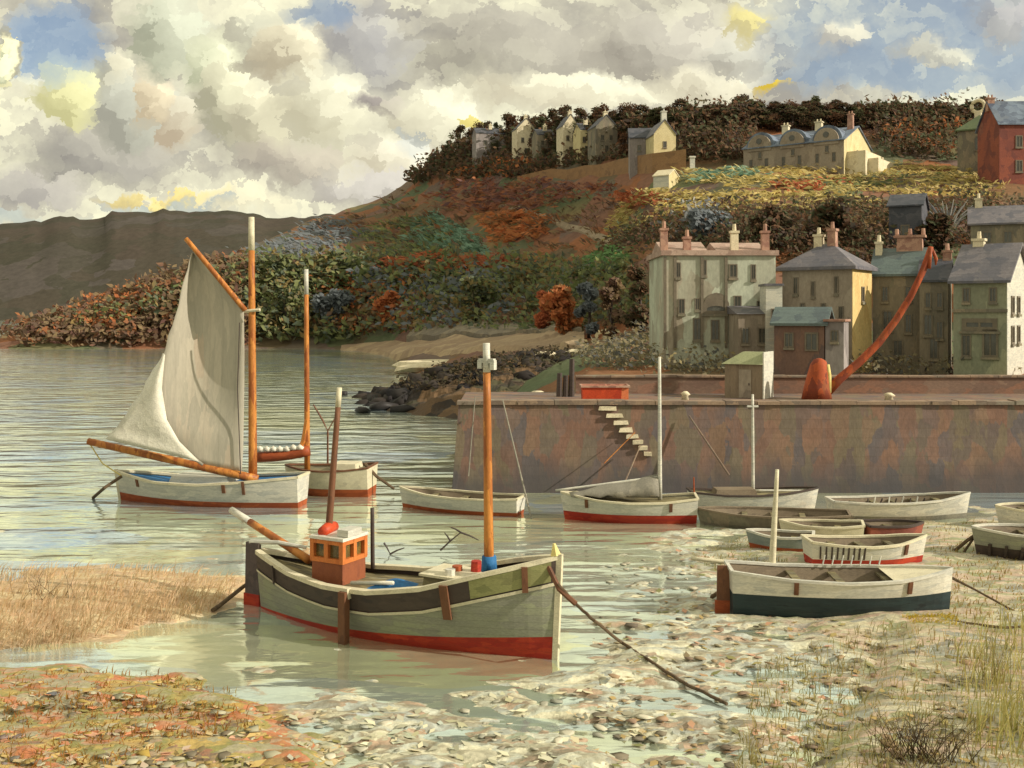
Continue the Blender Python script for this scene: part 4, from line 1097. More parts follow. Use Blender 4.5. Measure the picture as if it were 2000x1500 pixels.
def sdist(poly, u, v):
    """signed distance, inside positive"""
    px = np.array(poly, float); n = len(px); d2 = np.full(u.shape, 1e18); ins = np.zeros(u.shape, bool); j = n - 1
    for i in range(n):
        a_, b_ = px[j], px[i]; e = b_ - a_; wx, wy = u - a_[0], v - a_[1]
        t = np.clip((wx * e[0] + wy * e[1]) / (e @ e), 0, 1); d2 = np.minimum(d2, (wx - e[0] * t) ** 2 + (wy - e[1] * t) ** 2)
        c = ((px[i, 1] > v) != (px[j, 1] > v)) & (u < (px[j, 0] - px[i, 0]) * (v - px[i, 1]) / (px[j, 1] - px[i, 1] + 1e-9) + px[i, 0]); ins ^= c; j = i
    d = np.sqrt(d2); return np.where(ins, d, -d)


def mud_height(x, y):
    x = np.asarray(x, float); y = np.asarray(y, float)
    u = 1000 + F * x / y; v = HV + F * H / y
    un = u + 60 * fbm(x * .55, y * .55, 41); vn = v + 46 * fbm(x * .6 + 9, y * .6, 43)
    zr = {k: sdist(p_, un, vn * 1.0) for k, p_ in ZP.items()}
    sm = lambda t: np.clip(t, -1, 1)
    n1 = fbm(x * .8 - y * .25, y * 1.5 + x * .25, 51, 4)
    h_ = -0.28 + 0 * x
    h_ = np.maximum(h_, -.06 + .26 * sm(zr['reed'] / 45) + .10 * n1)
    h_ = np.maximum(h_, -.05 + .22 * sm(zr['weed'] / 60) + .22 * n1)
    h_ = np.maximum(h_, -.035 + .085 * sm(zr['flat'] / 90) + .40 * n1)
    h_ = np.maximum(h_, -.04 + .24 * sm(zr['grass'] / 80) + .16 * n1)
    h_ = h_ + .05 * fbm(x * 4, y * 4, 61, 3)
    return h_, zr


gu = np.concatenate([np.linspace(-900, -390, 30), np.linspace(-380, 2400, 420), np.linspace(2420, 4600, 80)]); gv = np.concatenate([np.linspace(966, 1200, 150), np.linspace(1202, 1700, 200)])
UU, VV = np.meshgrid(gu, gv); DD = F * H / (VV - HV); XX = (UU - 1000) / F * DD
hz, zr = mud_height(XX, DD)
nrow, ncol = UU.shape
me = bpy.data.meshes.new('mudflat'); vv_ = np.stack([XX, DD, hz], -1).reshape(-1, 3)
ii = (np.arange(nrow - 1)[:, None] * ncol + np.arange(ncol - 1)[None]).ravel(); fc = np.stack([ii, ii + ncol, ii + ncol + 1, ii + 1], 1)
me.vertices.add(len(vv_)); me.vertices.foreach_set('co', vv_.ravel()); me.loops.add(fc.size); me.loops.foreach_set('vertex_index', fc.ravel().astype(np.int32))
me.polygons.add(len(fc)); me.polygons.foreach_set('loop_start', np.arange(0, fc.size, 4, dtype=np.int32)); me.update(calc_edges=True)
for k in ('reed', 'weed', 'grass'):
    at = me.attributes.new(k + '_cover', 'FLOAT', 'POINT'); at.data.foreach_set('value', np.clip(.5 + zr[k].ravel() / 70, 0, 1))


def mud_mat():
    m = bpy.data.materials.new('tidal_mud'); m.use_nodes = True; n = NT(m.node_tree)
    g = n.new('ShaderNodeNewGeometry'); p = g.outputs['Position']

    def dabs(cols, sc_, st, mixn=.4, low=.5):
        ps = n.vmath('MULTIPLY', p, tuple(sc_ * s for s in st))
        pw = n.vmath('ADD', ps, n.scale(n.vmath('SUBTRACT', n.noise(ps, .9, 3, .6, True), (.5,) * 3), 1.6))
        v = n.voro(pw, 1.5); s_ = n.new('ShaderNodeSeparateColor'); n.put(s_.inputs[0], v.outputs['Color'])
        nz = n.map(n.noise(pw, low, 3), .3, .7)
        return n.ramp(n.math('ADD', n.math('MULTIPLY', s_.outputs[0], 1 - mixn), n.math('MULTIPLY', nz, mixn)), cols), v.outputs['Distance']
    c0, d0 = dabs(S((190, 188, 164), (222, 218, 190), (172, 168, 144), (206, 210, 192), (150, 140, 116), (226, 222, 192), (182, 188, 178), (144, 136, 116), (196, 168, 142), (164, 174, 150), (186, 192, 196)), 1.1, (1.2, 2.2, 1))
    c1, d1 = dabs(S((210, 188, 148), (222, 204, 164), (190, 162, 124), (216, 186, 152), (178, 160, 128)), 1.0, (.8, 2.4, 1))
    c2, d2 = dabs(S((184, 152, 84), (160, 132, 88), (196, 124, 84), (176, 168, 140), (146, 142, 84), (202, 172, 104), (136, 118, 98), (182, 120, 88)), 1.5, (1, 1.6, 1), .45)
    c3, d3 = dabs(S((172, 162, 128), (190, 178, 140), (160, 156, 138), (158, 162, 118), (198, 172, 152), (206, 200, 168), (156, 152, 142), (184, 188, 174), (168, 178, 180)), 1.0, (1, 2.2, 1), .5)

    def att(nm):
        a_ = n.new('ShaderNodeAttribute'); a_.attribute_name = nm; return n.map(n.math('ADD', a_.outputs['Fac'], n.math('MULTIPLY', n.math('SUBTRACT', n.noise(p, 2.2, 3), .5), .9)), .2, .8)
    col = n.mix(att('grass_cover'), c0, c3); col = n.mix(att('weed_cover'), col, c2); col = n.mix(att('reed_cover'), col, c1)
    fn = n.noise(p, 11, 4, .7)
    col = n.mix(1.0, col, n.ramp(fn, [(.78,) * 3, (1.12,) * 3], pos=[.3, .7]), 'MULTIPLY')
    b = n.new('ShaderNodeBsdfPrincipled'); n.put(b.inputs['Base Color'], col)
    n.put(b.inputs['Roughness'], n.map(fn, .3, .7, .45, .8)); b.inputs['Specular IOR Level'].default_value = .45
    bp = n.new('ShaderNodeBump'); bp.inputs['Strength'].default_value = .6; bp.inputs['Distance'].default_value = .04
    n.put(bp.inputs['Height'], n.math('ADD', d0, fn)); n.put(b.inputs['Normal'], bp.outputs[0])
    o = n.new('ShaderNodeOutputMaterial'); n.put(o.inputs[0], b.outputs[0]); return m


tag(link_mesh('mudflat', me, mud_mat(), None, True), kind='structure')


def mud_z(x, y):
    u = 1000 + F * x / y; v = HV + F * H / y
    i = min(max(np.interp(u, gu, np.arange(len(gu))), 0), len(gu) - 1.001); j = min(max(np.interp(v, gv, np.arange(len(gv))), 0), len(gv) - 1.001)
    a_, b_ = int(i), int(j); fx, fy = i - a_, j - b_
    return max(float((hz[b_, a_] * (1 - fx) + hz[b_, a_ + 1] * fx) * (1 - fy) + (hz[b_ + 1, a_] * (1 - fx) + hz[b_ + 1, a_ + 1] * fx) * fy), 0.0)


def ground_at(u, v):
    p = G(u, v); hh = mud_z(p.x, p.y); return G(u, v, hh)


# stones and weed lying on the flats
def strew(name, poly, n, smin, smax, m, flat=.45, lift=.0):
    pts = []; sz = []
    for (u, v) in poly_pts(poly, n):
        p = ground_at(u, v); s = random.uniform(smin, smax) * (1.4 if random.random() < .08 else 1); pts.append((p.x, p.y, p.z + s * .12 + lift)); sz.append(s)
    return tag(link_mesh(name, rock_mesh(0, pts, sz, flat), m, None, True), kind='stuff')


random.seed(21)
st1 = leafmat('mixed_pebbles', S((150, 92, 62), (184, 118, 84), (160, 156, 130), (196, 192, 164), (120, 110, 92), (176, 150, 76), (110, 112, 116), (200, 150, 116)), .7, 0)
st2 = leafmat('pale_pebbles', S((206, 202, 172), (180, 184, 170), (150, 150, 134), (214, 208, 184), (124, 116, 100), (186, 168, 132)), .6, 0)
strew('weedy_stones', [(0, 1330), (400, 1330), (560, 1400), (700, 1500), (720, 1560), (-60, 1560)], 300, .03, .13, st1, .2)
strew('pale_stones', [(560, 1400), (1150, 1350), (1300, 1420), (1300, 1560), (640, 1560)], 90, .03, .15, st2, .15)
strew('shore_pebbles', [(1130, 1180), (1420, 1190), (1650, 1210), (1900, 1300), (1900, 1560), (1250, 1560), (1180, 1330)], 220, .03, .12, leafmat('brown_pebbles', S((128, 116, 92), (156, 130, 100), (170, 160, 130), (104, 96, 84), (170, 140, 116), (140, 134, 84), (120, 124, 124)), .75, 0), .25)
strew('mud_pebbles', [(1150, 1110), (1400, 1060), (1480, 1100), (1420, 1180), (1200, 1170)], 60, .03, .12, st2, .15)


def weed_dabs(name, polys, smin, smax, m):
    pts = []; sz = []
    for poly, n in polys:
        for (u, v) in poly_pts(poly, n):
            p = ground_at(u, v)
            if p.z <= .005: continue
            pts.append((p.x, p.y, p.z + .015)); sz.append(random.uniform(smin, smax))
    o = link_mesh(name, leaf_mesh(name, pts, sz, .55, flat=True), m); return tag(o, kind='stuff')


random.seed(77)
weed_dabs('drift_weed', [([(1150, 1200), (1480, 1190), (1700, 1220), (1900, 1240), (1990, 1560), (1180, 1560)], 900), ([(1200, 1100), (1400, 1060), (1420, 1180), (1180, 1220)], 240)], .04, .15,
          leafmat('drift_weed', S((206, 198, 168), (168, 172, 152), (200, 152, 124), (128, 134, 88), (186, 160, 104), (116, 108, 92), (214, 208, 180), (158, 160, 164)), .7, 0))
weed_dabs('pale_weed', [([(560, 1390), (1140, 1330), (1280, 1420), (1280, 1560), (620, 1560)], 520)], .04, .16,
          leafmat('pale_weed', S((222, 222, 196), (186, 198, 188), (204, 200, 160), (150, 150, 134), (226, 222, 190), (196, 164, 112), (132, 136, 140)), .6, 0))
weed_dabs('rusty_weed', [([(-60, 1310), (300, 1300), (480, 1350), (660, 1450), (700, 1560), (-60, 1560)], 850)], .04, .15,
          leafmat('rusty_weed', S((204, 130, 92), (190, 160, 92), (150, 146, 92), (210, 180, 116), (176, 176, 160), (220, 150, 110), (136, 112, 92)), .7, 0))


# grasses and reeds: bent blades
def blades(name, poly, n, hmin, hmax, m, lean=(0.5, 0.0), wd=.012, spread=.3):
    V = []; Fs = []
    for (u, v) in poly_pts(poly, n):
        p = ground_at(u, v); h_ = random.uniform(hmin, hmax); ax = random.gauss(0, spread) + lean[0]; ay = random.gauss(0, spread) + lean[1]
        an = random.uniform(0, 3.14); wx, wy = math.cos(an) * wd, math.sin(an) * wd
        i = len(V)
        for t, k in ((0, 1), (.5, .8), (1, .12)):
            cx = p.x + ax * h_ * t * t; cy = p.y + ay * h_ * t * t; cz = p.z - .02 + h_ * (t - .18 * t * t * (abs(ax) + abs(ay)))
            V += [(cx - wx * k, cy - wy * k, cz), (cx + wx * k, cy + wy * k, cz)]
        Fs += [(i, i + 1, i + 3, i + 2), (i + 2, i + 3, i + 5, i + 4)]
    me_ = bpy.data.meshes.new(name); me_.from_pydata(V, [], Fs); return tag(link_mesh(name, me_, m), kind='stuff')


B_dry = leafmat('dry_reed', S((224, 206, 166), (234, 220, 184), (208, 182, 140), (230, 200, 166), (198, 182, 146), (190, 156, 122)))
B_olive = leafmat('olive_grass', S((152, 144, 92), (176, 164, 106), (132, 130, 84), (190, 170, 118), (164, 136, 104)))
B_lime = leafmat('yellow_green_grass', S((176, 170, 96), (158, 158, 92), (196, 182, 116), (140, 142, 88)))
blades('dry_reeds', [(-460, 1120), (120, 1112), (300, 1108), (490, 1135), (400, 1200), (250, 1230), (100, 1270), (-460, 1290)], 6000, .1, .5, B_dry, (.55, -.1), .012)
blades('weed_grass', [(-60, 1310), (300, 1312), (460, 1350), (500, 1420), (-60, 1560)], 2200, .05, .18, leafmat('ochre_grass', S((176, 150, 70), (150, 130, 60), (170, 110, 60), (130, 124, 60))), (.2, 0), .012, .5)
blades('marsh_grass', [(1480, 1300), (1700, 1220), (2700, 1200), (2700, 1560), (1420, 1560)], 7500, .08, .32, B_olive, (.1, 0), .009, .35)
blades('tall_grass', [(1880, 1230), (2160, 1200), (2220, 1500), (1900, 1480), (1860, 1330)], 800, .3, .9, B_lime, (.1, 0), .011, .25)
blades('mud_grass', [(1350, 1085), (1480, 1040), (1560, 1090), (1420, 1130)], 700, .05, .16, B_olive, (.2, 0), .012, .4)
blades('bank_grass', [(1800, 1020), (2700, 1000), (2700, 1220), (1860, 1210), (1830, 1120)], 5200, .05, .2, leafmat('tan_grass', S((160, 134, 80), (140, 120, 70), (176, 150, 90), (124, 116, 64))), (.2, 0), .013, .4)
blades('yellow_weed', [(1760, 1205), (1860, 1200), (1880, 1222), (1780, 1218)], 500, .06, .14, leafmat('yellow_weed', S((206, 180, 60), (190, 170, 70), (216, 190, 90))), (.2, 0), .014, .5)


def twigs(name, u, v, n, h_, m, label, spread=.5, rad=.006):
    p = ground_at(u, v); root = tag(bpy.data.objects.new(name, None), label, 'bush'); a = MB()
    for _ in range(n):
        an = random.uniform(0, 6.28); l = h_ * random.uniform(.5, 1); ox, oy = random.gauss(0, spread * .25), random.gauss(0, spread * .15)
        q0 = Vector((ox, oy, -.03)); tip = Vector((ox + math.cos(an) * spread * random.random() * l, oy + math.sin(an) * spread * .6 * random.random() * l, l))
        mid = q0.lerp(tip, .5) + Vector((random.gauss(0, .05), random.gauss(0, .05), .04)) * l * 2
        a.tube([q0, mid, tip], [rad, rad * .75, rad * .3], 4)
        for _k in range(2):
            e = mid.lerp(tip, random.random()); a.tube([e, e + Vector((random.gauss(0, .2), random.gauss(0, .12), random.uniform(.02, .2))) * l], [rad * .5, rad * .2], 3)
    o = a.build(name, m); o.location = p; bpy.data.objects.remove(root)
    return tag(o, label, 'bush')


random.seed(31)
twigs('twig_bush', 1800, 1490, 90, .75, leafmat('straw_twigs', S((170, 150, 104), (110, 90, 64), (70, 58, 48), (190, 172, 124))), 'tangled bare straw coloured twig bush at the bottom right shore', 1.2, .007)
twigs('twig_bush', 90, 1165, 16, .75, M['rope'], 'thin bare brown twigs rising from the left reed bank', 1.5, .007)
twigs('twig_bush', 30, 1240, 12, .6, B_dry, 'pale dry stems at the left edge of the reed bank', .9, .007)
twigs('twig_bush', 1945, 1330, 26, 1.0, B_olive, 'tall green stems at the right edge of the marsh', .5, .006)

# silver bare bush up on the slope
pz = hill_at(1850, 462); a = MB(); random.seed(8)
for _ in range(60):
    t = Vector((random.gauss(0, 1.3), random.gauss(0, .5), random.uniform(1.2, 3.6))); a.tube([(0, 0, -.3), t * .5 + Vector((0, 0, .4)), t], [.1, .07, .03], 4)
o = a.build('bare_bush', L_silver); o.location = pz; tag(o, 'silvery bare branched bush on the slope behind the grey house', 'bush')
pz = hill_at(1370, 460); cen = RNG.normal(size=(260, 3)) * np.array([1.3, .8, 1.0]) + np.array([0, 0, 1.6])
t_ = empty('silver_shrub', pz, 0, 'silver leaved shrub above the roof of the pale green terrace', 'shrub')
link_mesh('foliage', leaf_mesh('foliage', cen, RNG.uniform(.2, .5, 260)), L_silver, t_)
a = MB(); a.tube([(0, 0, -.4), (.1, 0, 1.4)], [.12, .05], 6); a.build('stem', M['darkwood'], t_)

# ------------------------------------------------------------------ boats
class Boat:
    def __init__(s, name, label, stern, bow, beam, sheer, z=0.0, draft=.35, transom=.6, rake=.25, srake=.1, cat='boat', full=.32, group=None):
        a_, b_ = G(*stern, z) if len(stern) == 2 else Vector(stern), G(*bow, z) if len(bow) == 2 else Vector(bow)
        if z > 0.001:
            c0 = (a_ + b_) / 2; z = max(z, mud_z(c0.x, c0.y) - .02); a_, b_ = G(*stern, z), G(*bow, z)
        s.L = (b_ - a_).length; c = (a_ + b_) / 2; s.yaw = math.atan2(b_.y - a_.y, b_.x - a_.x)
        s.root = empty(name, (c.x, c.y, z), s.yaw, label, cat, group)
        s.B = beam; s.sh = sheer; s.zk = -draft; s.tr = transom; s.rb = rake; s.rs = srake; s.full = full

    def sheer(s, t):
        return float(np.interp(t, np.linspace(0, 1, len(s.sh)), s.sh)) if len(s.sh) != 3 else s.sh[0] * (1 - t) * (1 - 2 * t) + s.sh[1] * 4 * t * (1 - t) + s.sh[2] * t * (2 * t - 1)

    def plan(s, t):
        if t < .5: k = t / .5; return s.tr + (1 - s.tr) * math.sin(k * math.pi / 2) ** .9 if s.tr > .05 else max(1 - (1 - k) ** 2.4, 0) ** .75
        k = (t - .5) / .5; return max(1 - k ** 2.3, 0) ** .8

    def hp(s, t, z, side, off=0.0):
        top = s.sheer(t); f = min(max((z - s.zk) / (top - s.zk), 0), 1.05)
        y = s.B / 2 * s.plan(t) * max(f, 0) ** (s.full + .55 * t ** 4)
        y = max(y + off, .015)
        x = -s.L / 2 + t * s.L + s.rb * f * t ** 8 - s.rs * f * (1 - t) ** 8
        return Vector((x, side * y, z))

    def band(s, name, m, lo, hi, n=30, nz=5, off=0.0):
        lo_ = lo if callable(lo) else (lambda t: lo); hi_ = hi if callable(hi) else (lambda t: hi); a = MB()
        ts = [k / n for k in range(n + 1)]
        for sd in (1, -1):
            a.grid([[s.hp(t, lo_(t) + (hi_(t) - lo_(t)) * j / nz, sd, off) for j in range(nz + 1)] for t in ts])
        a.grid([[s.hp(0, lo_(0) + (hi_(0) - lo_(0)) * j / nz, sd, off) for j in range(nz + 1)] for sd in (1, -1)])
        a.grid([[s.hp(1, lo_(1) + (hi_(1) - lo_(1)) * j / nz, sd, off) for j in range(nz + 1)] for sd in (1, -1)])
        return a.build(name, m, s.root, False)

    def gunwale(s, m, w_=.07, h_=.07, name='gunwale', dz=0.0, n=30):
        a = MB()
        for sd in (1, -1):
            rws = []
            for k in range(n + 1):
                t = k / n; p = s.hp(t, s.sheer(t) + dz, sd); o = Vector((0, sd, 0))
                rws.append([p + o * .02 + Vector((0, 0, -h_ * .5)), p + o * .02 + Vector((0, 0, h_ * .5)), p - o * min(w_, abs(p.y)) + Vector((0, 0, h_ * .5)), p - o * min(w_, abs(p.y)) + Vector((0, 0, -h_ * .5))])
            a.grid(rws, True)
        p0, p1 = s.hp(0, s.sheer(0) + dz, 1), s.hp(0, s.sheer(0) + dz, -1)
        a.box(p0.x - .03, p0.x + .05, p1.y, p0.y, p0.z - h_ * .5, p0.z + h_ * .5)
        return a.build(name, m, s.root)

    def deck(s, m, drop=.12, name='deck', n=24):
        a = MB(); rws = []
        for k in range(n + 1):
            t = k / n; z = s.sheer(t) - drop; p = s.hp(t, z, 1, -.01); rws.append([(p.x, p.y, z), (p.x, 0, z + .04), (p.x, -p.y, z)])
        a.grid(rws); return a.build(name, m, s.root)

    def inside(s, m, floor=.12, n=24, thick=.05):
        a = MB(); ts = [.015 + .97 * k / n for k in range(n + 1)]
        rws = []
        for t in ts:
            row = []
            for sd, sq in ((1, (1, .6, 0)), (-1, (0, .6, 1))):
                for f in sq:
                    z = floor + (s.sheer(t) - .02 - floor) * f; p = s.hp(t, z, sd, -thick); row.append(p)
            rws.append(row)
        a.grid(rws)
        for e in (0, -1): a.f.append(tuple(len(a.v) - 6 * len(rws) + (0 if e == 0 else (len(rws) - 1) * 6) + j for j in range(6)))
        return a.build('interior', m, s.root)

    def thwarts(s, m, at, drop=.14, w_=.18):
        for t in at:
            z = s.sheer(t) - drop; p = s.hp(t, z, 1, -.06); a = MB(); a.box(p.x - w_ / 2, p.x + w_ / 2, -p.y, p.y, z - .025, z + .025); a.build('thwart', m, s.root)

    def stem(s, m, w_=.05, extra=.1):
        a = MB(); pts = []
        n = 8
        for k in range(n + 1):
            z = s.zk + (s.sheer(1) + extra - s.zk) * k / n; p = s.hp(1, min(z, s.sheer(1)), 1); pts.append(Vector((p.x, 0, z)))
        rws = [[p + Vector((-.06, -w_, 0)), p + Vector((.05, -w_ * .6, 0)), p + Vector((.05, w_ * .6, 0)), p + Vector((-.06, w_, 0))] for p in pts]
        a.grid(rws, True); a.f.append(tuple(len(a.v) - 4 + j for j in range(4))); return a.build('stem', m, s.root)

    def spar(s, name, p0, p1, r0, r1, m, tip=None, tipm=None, bend=None, n=8):
        """world-space end points"""
        a = MB(); q0, q1 = loc_in(s.root, p0), loc_in(s.root, p1)
        pts = [q0.lerp(q1, k / 8) + (Vector(bend) * math.sin(math.pi * k / 8) if bend else Vector()) for k in range(9)]
        rr = [r0 + (r1 - r0) * k / 8 for k in range(9)]
        k0 = 9 if not tip else max(2, int(round(9 * (1 - tip))))
        a.tube(pts[:k0], rr[:k0], n); o = a.build(name, m, s.root, True)
        if tip:
            b_ = MB(); b_.tube(pts[k0 - 1:], [x * 1.02 for x in rr[k0 - 1:]], n); b_.build(name + '_tip', tipm, o, True)
        return o

    def line(s, name, pts, r, m, sag=.0):
        a = MB(); pts = [loc_in(s.root, p) for p in pts]; out = []
        for k in range(len(pts) - 1):
            for j in range(6):
                t = j / 6; out.append(pts[k].lerp(pts[k + 1], t) - Vector((0, 0, sag * math.sin(math.pi * t))))
        out.append(pts[-1]); a.tube(out, r, 6); return a.build(name, m, s.root)

    def side_strip(s, name, t, z0, z1, w_, m, sd=-1, proud=.05):
        a = MB(); rws = []
        for k in range(5):
            z = z0 + (z1 - z0) * k / 4; p = s.hp(t, min(z, s.sheer(t)), sd); q_ = s.hp(t + .01, min(z, s.sheer(t)), sd); d = (q_ - p).normalized(); nrm = Vector((-d.y, d.x, 0)) * (1 if sd > 0 else -1)
            rws.append([Vector((p.x, p.y, z)) - d * w_ - nrm * .03, Vector((p.x, p.y, z)) - d * w_ + nrm * proud, Vector((p.x, p.y, z)) + d * w_ + nrm * proud, Vector((p.x, p.y, z)) + d * w_ - nrm * .03])
        a.grid(rws, True)
        for i in (0, 4): a.f.append(tuple(len(a.v) - 20 + i * 4 + j for j in range(4)))
        return a.build(name, m, s.root)


def sheet(pts_rows, name, m, root, thick=.015):
    a = MB(); a.grid([[loc_in(root, p) for p in r_] for r_ in pts_rows]); o = a.build(name, m, root, True)
    md = o.modifiers.new('thickness', 'SOLIDIFY'); md.thickness = thick; md.offset = 0
    return o


# ---- main fishing boat
fb = Boat('fishing_boat', 'moored wooden fishing boat with dark topsides, red bottom and a small wheelhouse', (518, 1186), (1084, 1288), 2.35, [1.32, 1.12, 1.06, 1.12, 1.34, 1.72, 2.08], 0, .5, .12, .12, .16, full=.30)
red_top = lambda t: .05 + .42 * t ** 1.3
dark_lo = lambda t: fb.sheer(t) - (.44 + .12 * t); white_lo = lambda t: fb.sheer(t) - (.39 + .10 * t)
fb.band('bottom', M['red'], fb.zk, red_top, nz=4)
fb.band('topside', M['greygreen'], red_top, dark_lo)
bd = fb.band('rubbing_strake', M['cream'], dark_lo, white_lo, nz=1, off=.03)
fb.band('sheer_strake', M['darkwood'], white_lo, lambda t: fb.sheer(t))
fb.gunwale(M['cream'], .16, .09)
fb.deck(M['deck'], .16)
fb.stem(M['cream'], .07, .06)
# olive skin on the bow: its sunlit green put into the colour
a = MB(); ts = np.linspace(.80, .985, 10)
for sd in (1, -1): a.grid([[fb.hp(t, white_lo(t) + .03 + (fb.sheer(t) - .08 - white_lo(t)) * j / 4, sd, .012) for j in range(5)] for t in ts])
a.build('lit_bow_panel', M['olive'], fb.root)
# rudder
q0 = fb.hp(0, 0.3, 1); xr = q0.x - .1
a = MB(); a.box(xr - .42, xr + .02, -.05, .05, .28, 1.5, .92); ru = a.build('rudder', pmat('purple_grey_paint', S((84, 74, 76), (100, 88, 86), (70, 62, 66)), 4, (1, 1, 1), .7, .15), fb.root)
a = MB(); a.box(xr - .46, xr + .02, -.055, .055, -.4, .28); a.build('rudder_blade', M['red'], ru)
a = MB(); a.tube([(xr - .3, 0, 1.5), (xr + .5, .1, 1.55), (xr + 1.2, .25, 1.48)], [.06, .05, .04], 7); a.build('tiller', M['white'], ru)
# wheelhouse
bx = -fb.L / 2 + fb.L * .285
wz = fb.sheer(.28) - .14
a = MB(); a.box(bx - .42, bx + .44, -.42, .42, wz, wz + .5); wh = a.build('wheelhouse', pmat('red_brown_panel', S((134, 76, 52), (150, 88, 58), (116, 66, 50)), 5, (1, 1, .5), .6, .15), fb.root)
M['varnish'] = pmat('orange_varnish', S((196, 108, 52), (214, 128, 66), (176, 92, 48)), 5, (1, 1, .5), .5, .15)
a = MB(); zb, ztp = wz + .5, wz + .98
for (px, py) in ((-.4, -.4), (.42, -.4), (.42, .4), (-.4, .4), (0.0, -.4), (.42, 0), (0.0, .4), (-.4, 0)):
    a.box(bx + px - .055, bx + px + .055, py - .055, py + .055, zb, ztp)
a.box(bx - .45, bx + .47, -.45, .45, zb - .03, zb + .07); a.box(bx - .45, bx + .47, -.45, .45, ztp - .1, ztp - .002); a.build('window_posts', M['varnish'], wh)
a = MB(); a.box(bx - .36, bx + .38, -.36, .36, zb + .06, ztp - .01); a.build('glazing', pmat('wheelhouse_glass', S((86, 78, 48), (52, 60, 50), (130, 106, 52), (40, 44, 40)), 3, (1, 1, 1), .25, .05, spec=.6), wh)
a = MB(); a.box(bx - .48, bx + .5, -.48, .48, ztp, ztp + .06, .96); rf = a.build('roof', M['white'], wh)
a = MB(); a.tube([(bx - .36, .3, ztp + .13), (bx - .3, .0, ztp + .15), (bx - .2, -.32, ztp + .13)], [.12, .14, .12], 10); a.build('life_raft', M['redbox'], rf, True)
a = MB(); a.box(bx + .2, bx + .5, -.3, .2, ztp + .07, ztp + .22); a.build('roof_locker', M['white'], rf)
mast_p = lambda t: mat_of(fb.root) @ Vector((-fb.L / 2 + fb.L * t, 0, fb.sheer(t) - .15))
pm0 = mast_p(.80); yy = pm0.y
fb.spar('foremast', pm0, P(950, 670, yy), .11, .075, M['ochre'], .14, M['white'])
c_ = loc_in(fb.root, pm0); a = MB(); a.tube([c_ + Vector((0, 0, .1)), c_ + Vector((0, 0, .42))], [.17, .15], 10); a.build('mast_collar', M['blue'], fb.root, True)
tp = loc_in(fb.root, P(951, 705, yy)); a = MB(); a.box(tp.x - .18, tp.x + .18, tp.y - .05, tp.y + .05, tp.z - .04, tp.z + .05); a.box(tp.x - .2, tp.x - .1, tp.y - .06, tp.y + .06, tp.z - .16, tp.z + .02); a.box(tp.x + .1, tp.x + .2, tp.y - .06, tp.y + .06, tp.z - .18, tp.z + .02); a.build('masthead_block', M['white'], fb.root)
pm1 = mast_p(.235); fb.spar('mizzen_mast', P(640, 1060, pm1.y), P(663, 757, pm1.y), .085, .06, M['brownwood'], .16, M['cream'])
fb.spar('stern_spar', P(604, 1094, 23.8), P(452, 996, 25.6), .10, .085, M['ochre'], .24, M['white'])
pp = mat_of(fb.root) @ fb.hp(.43, fb.sheer(.43), 1)
fb.spar('deck_pole', P(728, 1110, pp.y), P(727, 992, pp.y), .05, .045, M['darkwood'])
lg = fb.hp(.43, fb.sheer(.43), 1 if False else -1); a = MB(); a.box(lg.x - .09, lg.x + .09, lg.y - .17, lg.y + .0, -.6, fb.sheer(.43) + .0); a.build('leg', M['brownwood'], fb.root)
fb.side_strip('leg_head', .43, fb.sheer(.43) - .16, fb.sheer(.43) + .07, .11, M['cream'], proud=.09)
fb.side_strip('fender', .735, fb.sheer(.735) - .75, fb.sheer(.735) - .02, .085, M['brownwood'], proud=.09)
fb.side_strip('fender', .10, fb.sheer(.10) - .45, fb.sheer(.10) - .02, .03, M['darkwood'])
fb.side_strip('fender', .93, fb.sheer(.93) - .55, fb.sheer(.93) - .02, .06, M['brownwood'])
# deck gear
a = MB(); rws = []
for i in range(9):
    rws.append([Vector((-fb.L * .04 + i * .12, -.75 + j * .14, fb.sheer(.5) - .05 + .16 * math.sin(math.pi * i / 8) * math.sin(math.pi * j / 6) + random.uniform(-.02, .02))) for j in range(7)])
a.grid(rws); o = a.build('blue_tarpaulin', M['blue'], fb.root, True)
a = MB(); a.box(fb.L * .12, fb.L * .27, -.45, .45, fb.sheer(.65) - .15, fb.sheer(.65) + .12, .94); hc = a.build('hatch', M['deck'], fb.root)
a = MB(); a.box(fb.L * .12 - .05, fb.L * .27 + .05, -.5, .5, fb.sheer(.65) + .12, fb.sheer(.65) + .17); a.build('hatch_cover', M['cream'], hc)
a = MB(); a.tube([(-.9, -.5, fb.sheer(.4) - .02), (.3, -.62, fb.sheer(.5) + .12)], .045, 8); a.build('oar', M['white'], fb.root, True)
for k, (tx, ty) in enumerate(((.70, -.3), (.69, .1), (.74, .25))):
    a = MB(); x_ = -fb.L / 2 + fb.L * tx; z_ = fb.sheer(tx) - .14; a.tube([(x_, ty, z_), (x_, ty, z_ + .34)], [.13, .11], 8); a.build('bucket', (M['white'], M['rust'], M['red'])[k], fb.root)
xs = fb.hp(1, fb.sheer(1), 1).x
a = MB(); a.tube([(xs - .1, 0, 2.1), (xs - .14, 0, 2.34)], [.12, .03], 6); a.build('stem_light', M['yellow'], fb.root)
sp = mat_of(fb.root) @ Vector((xs - .25, -.12, 1.95))
fb.line('bow_fender_rope', [sp, P(1092, 1150, 20.3), P(1125, 1180, 20.2)], .055, M['brownwood'])
rp = MB(); pr = [P(1090, 1140, 20.3), P(1125, 1180, 20.2), P(1160, 1212, 19.9), G(1215, 1255, .12), G(1300, 1312, .1), G(1345, 1338, .08), G(1420, 1375, .05)]
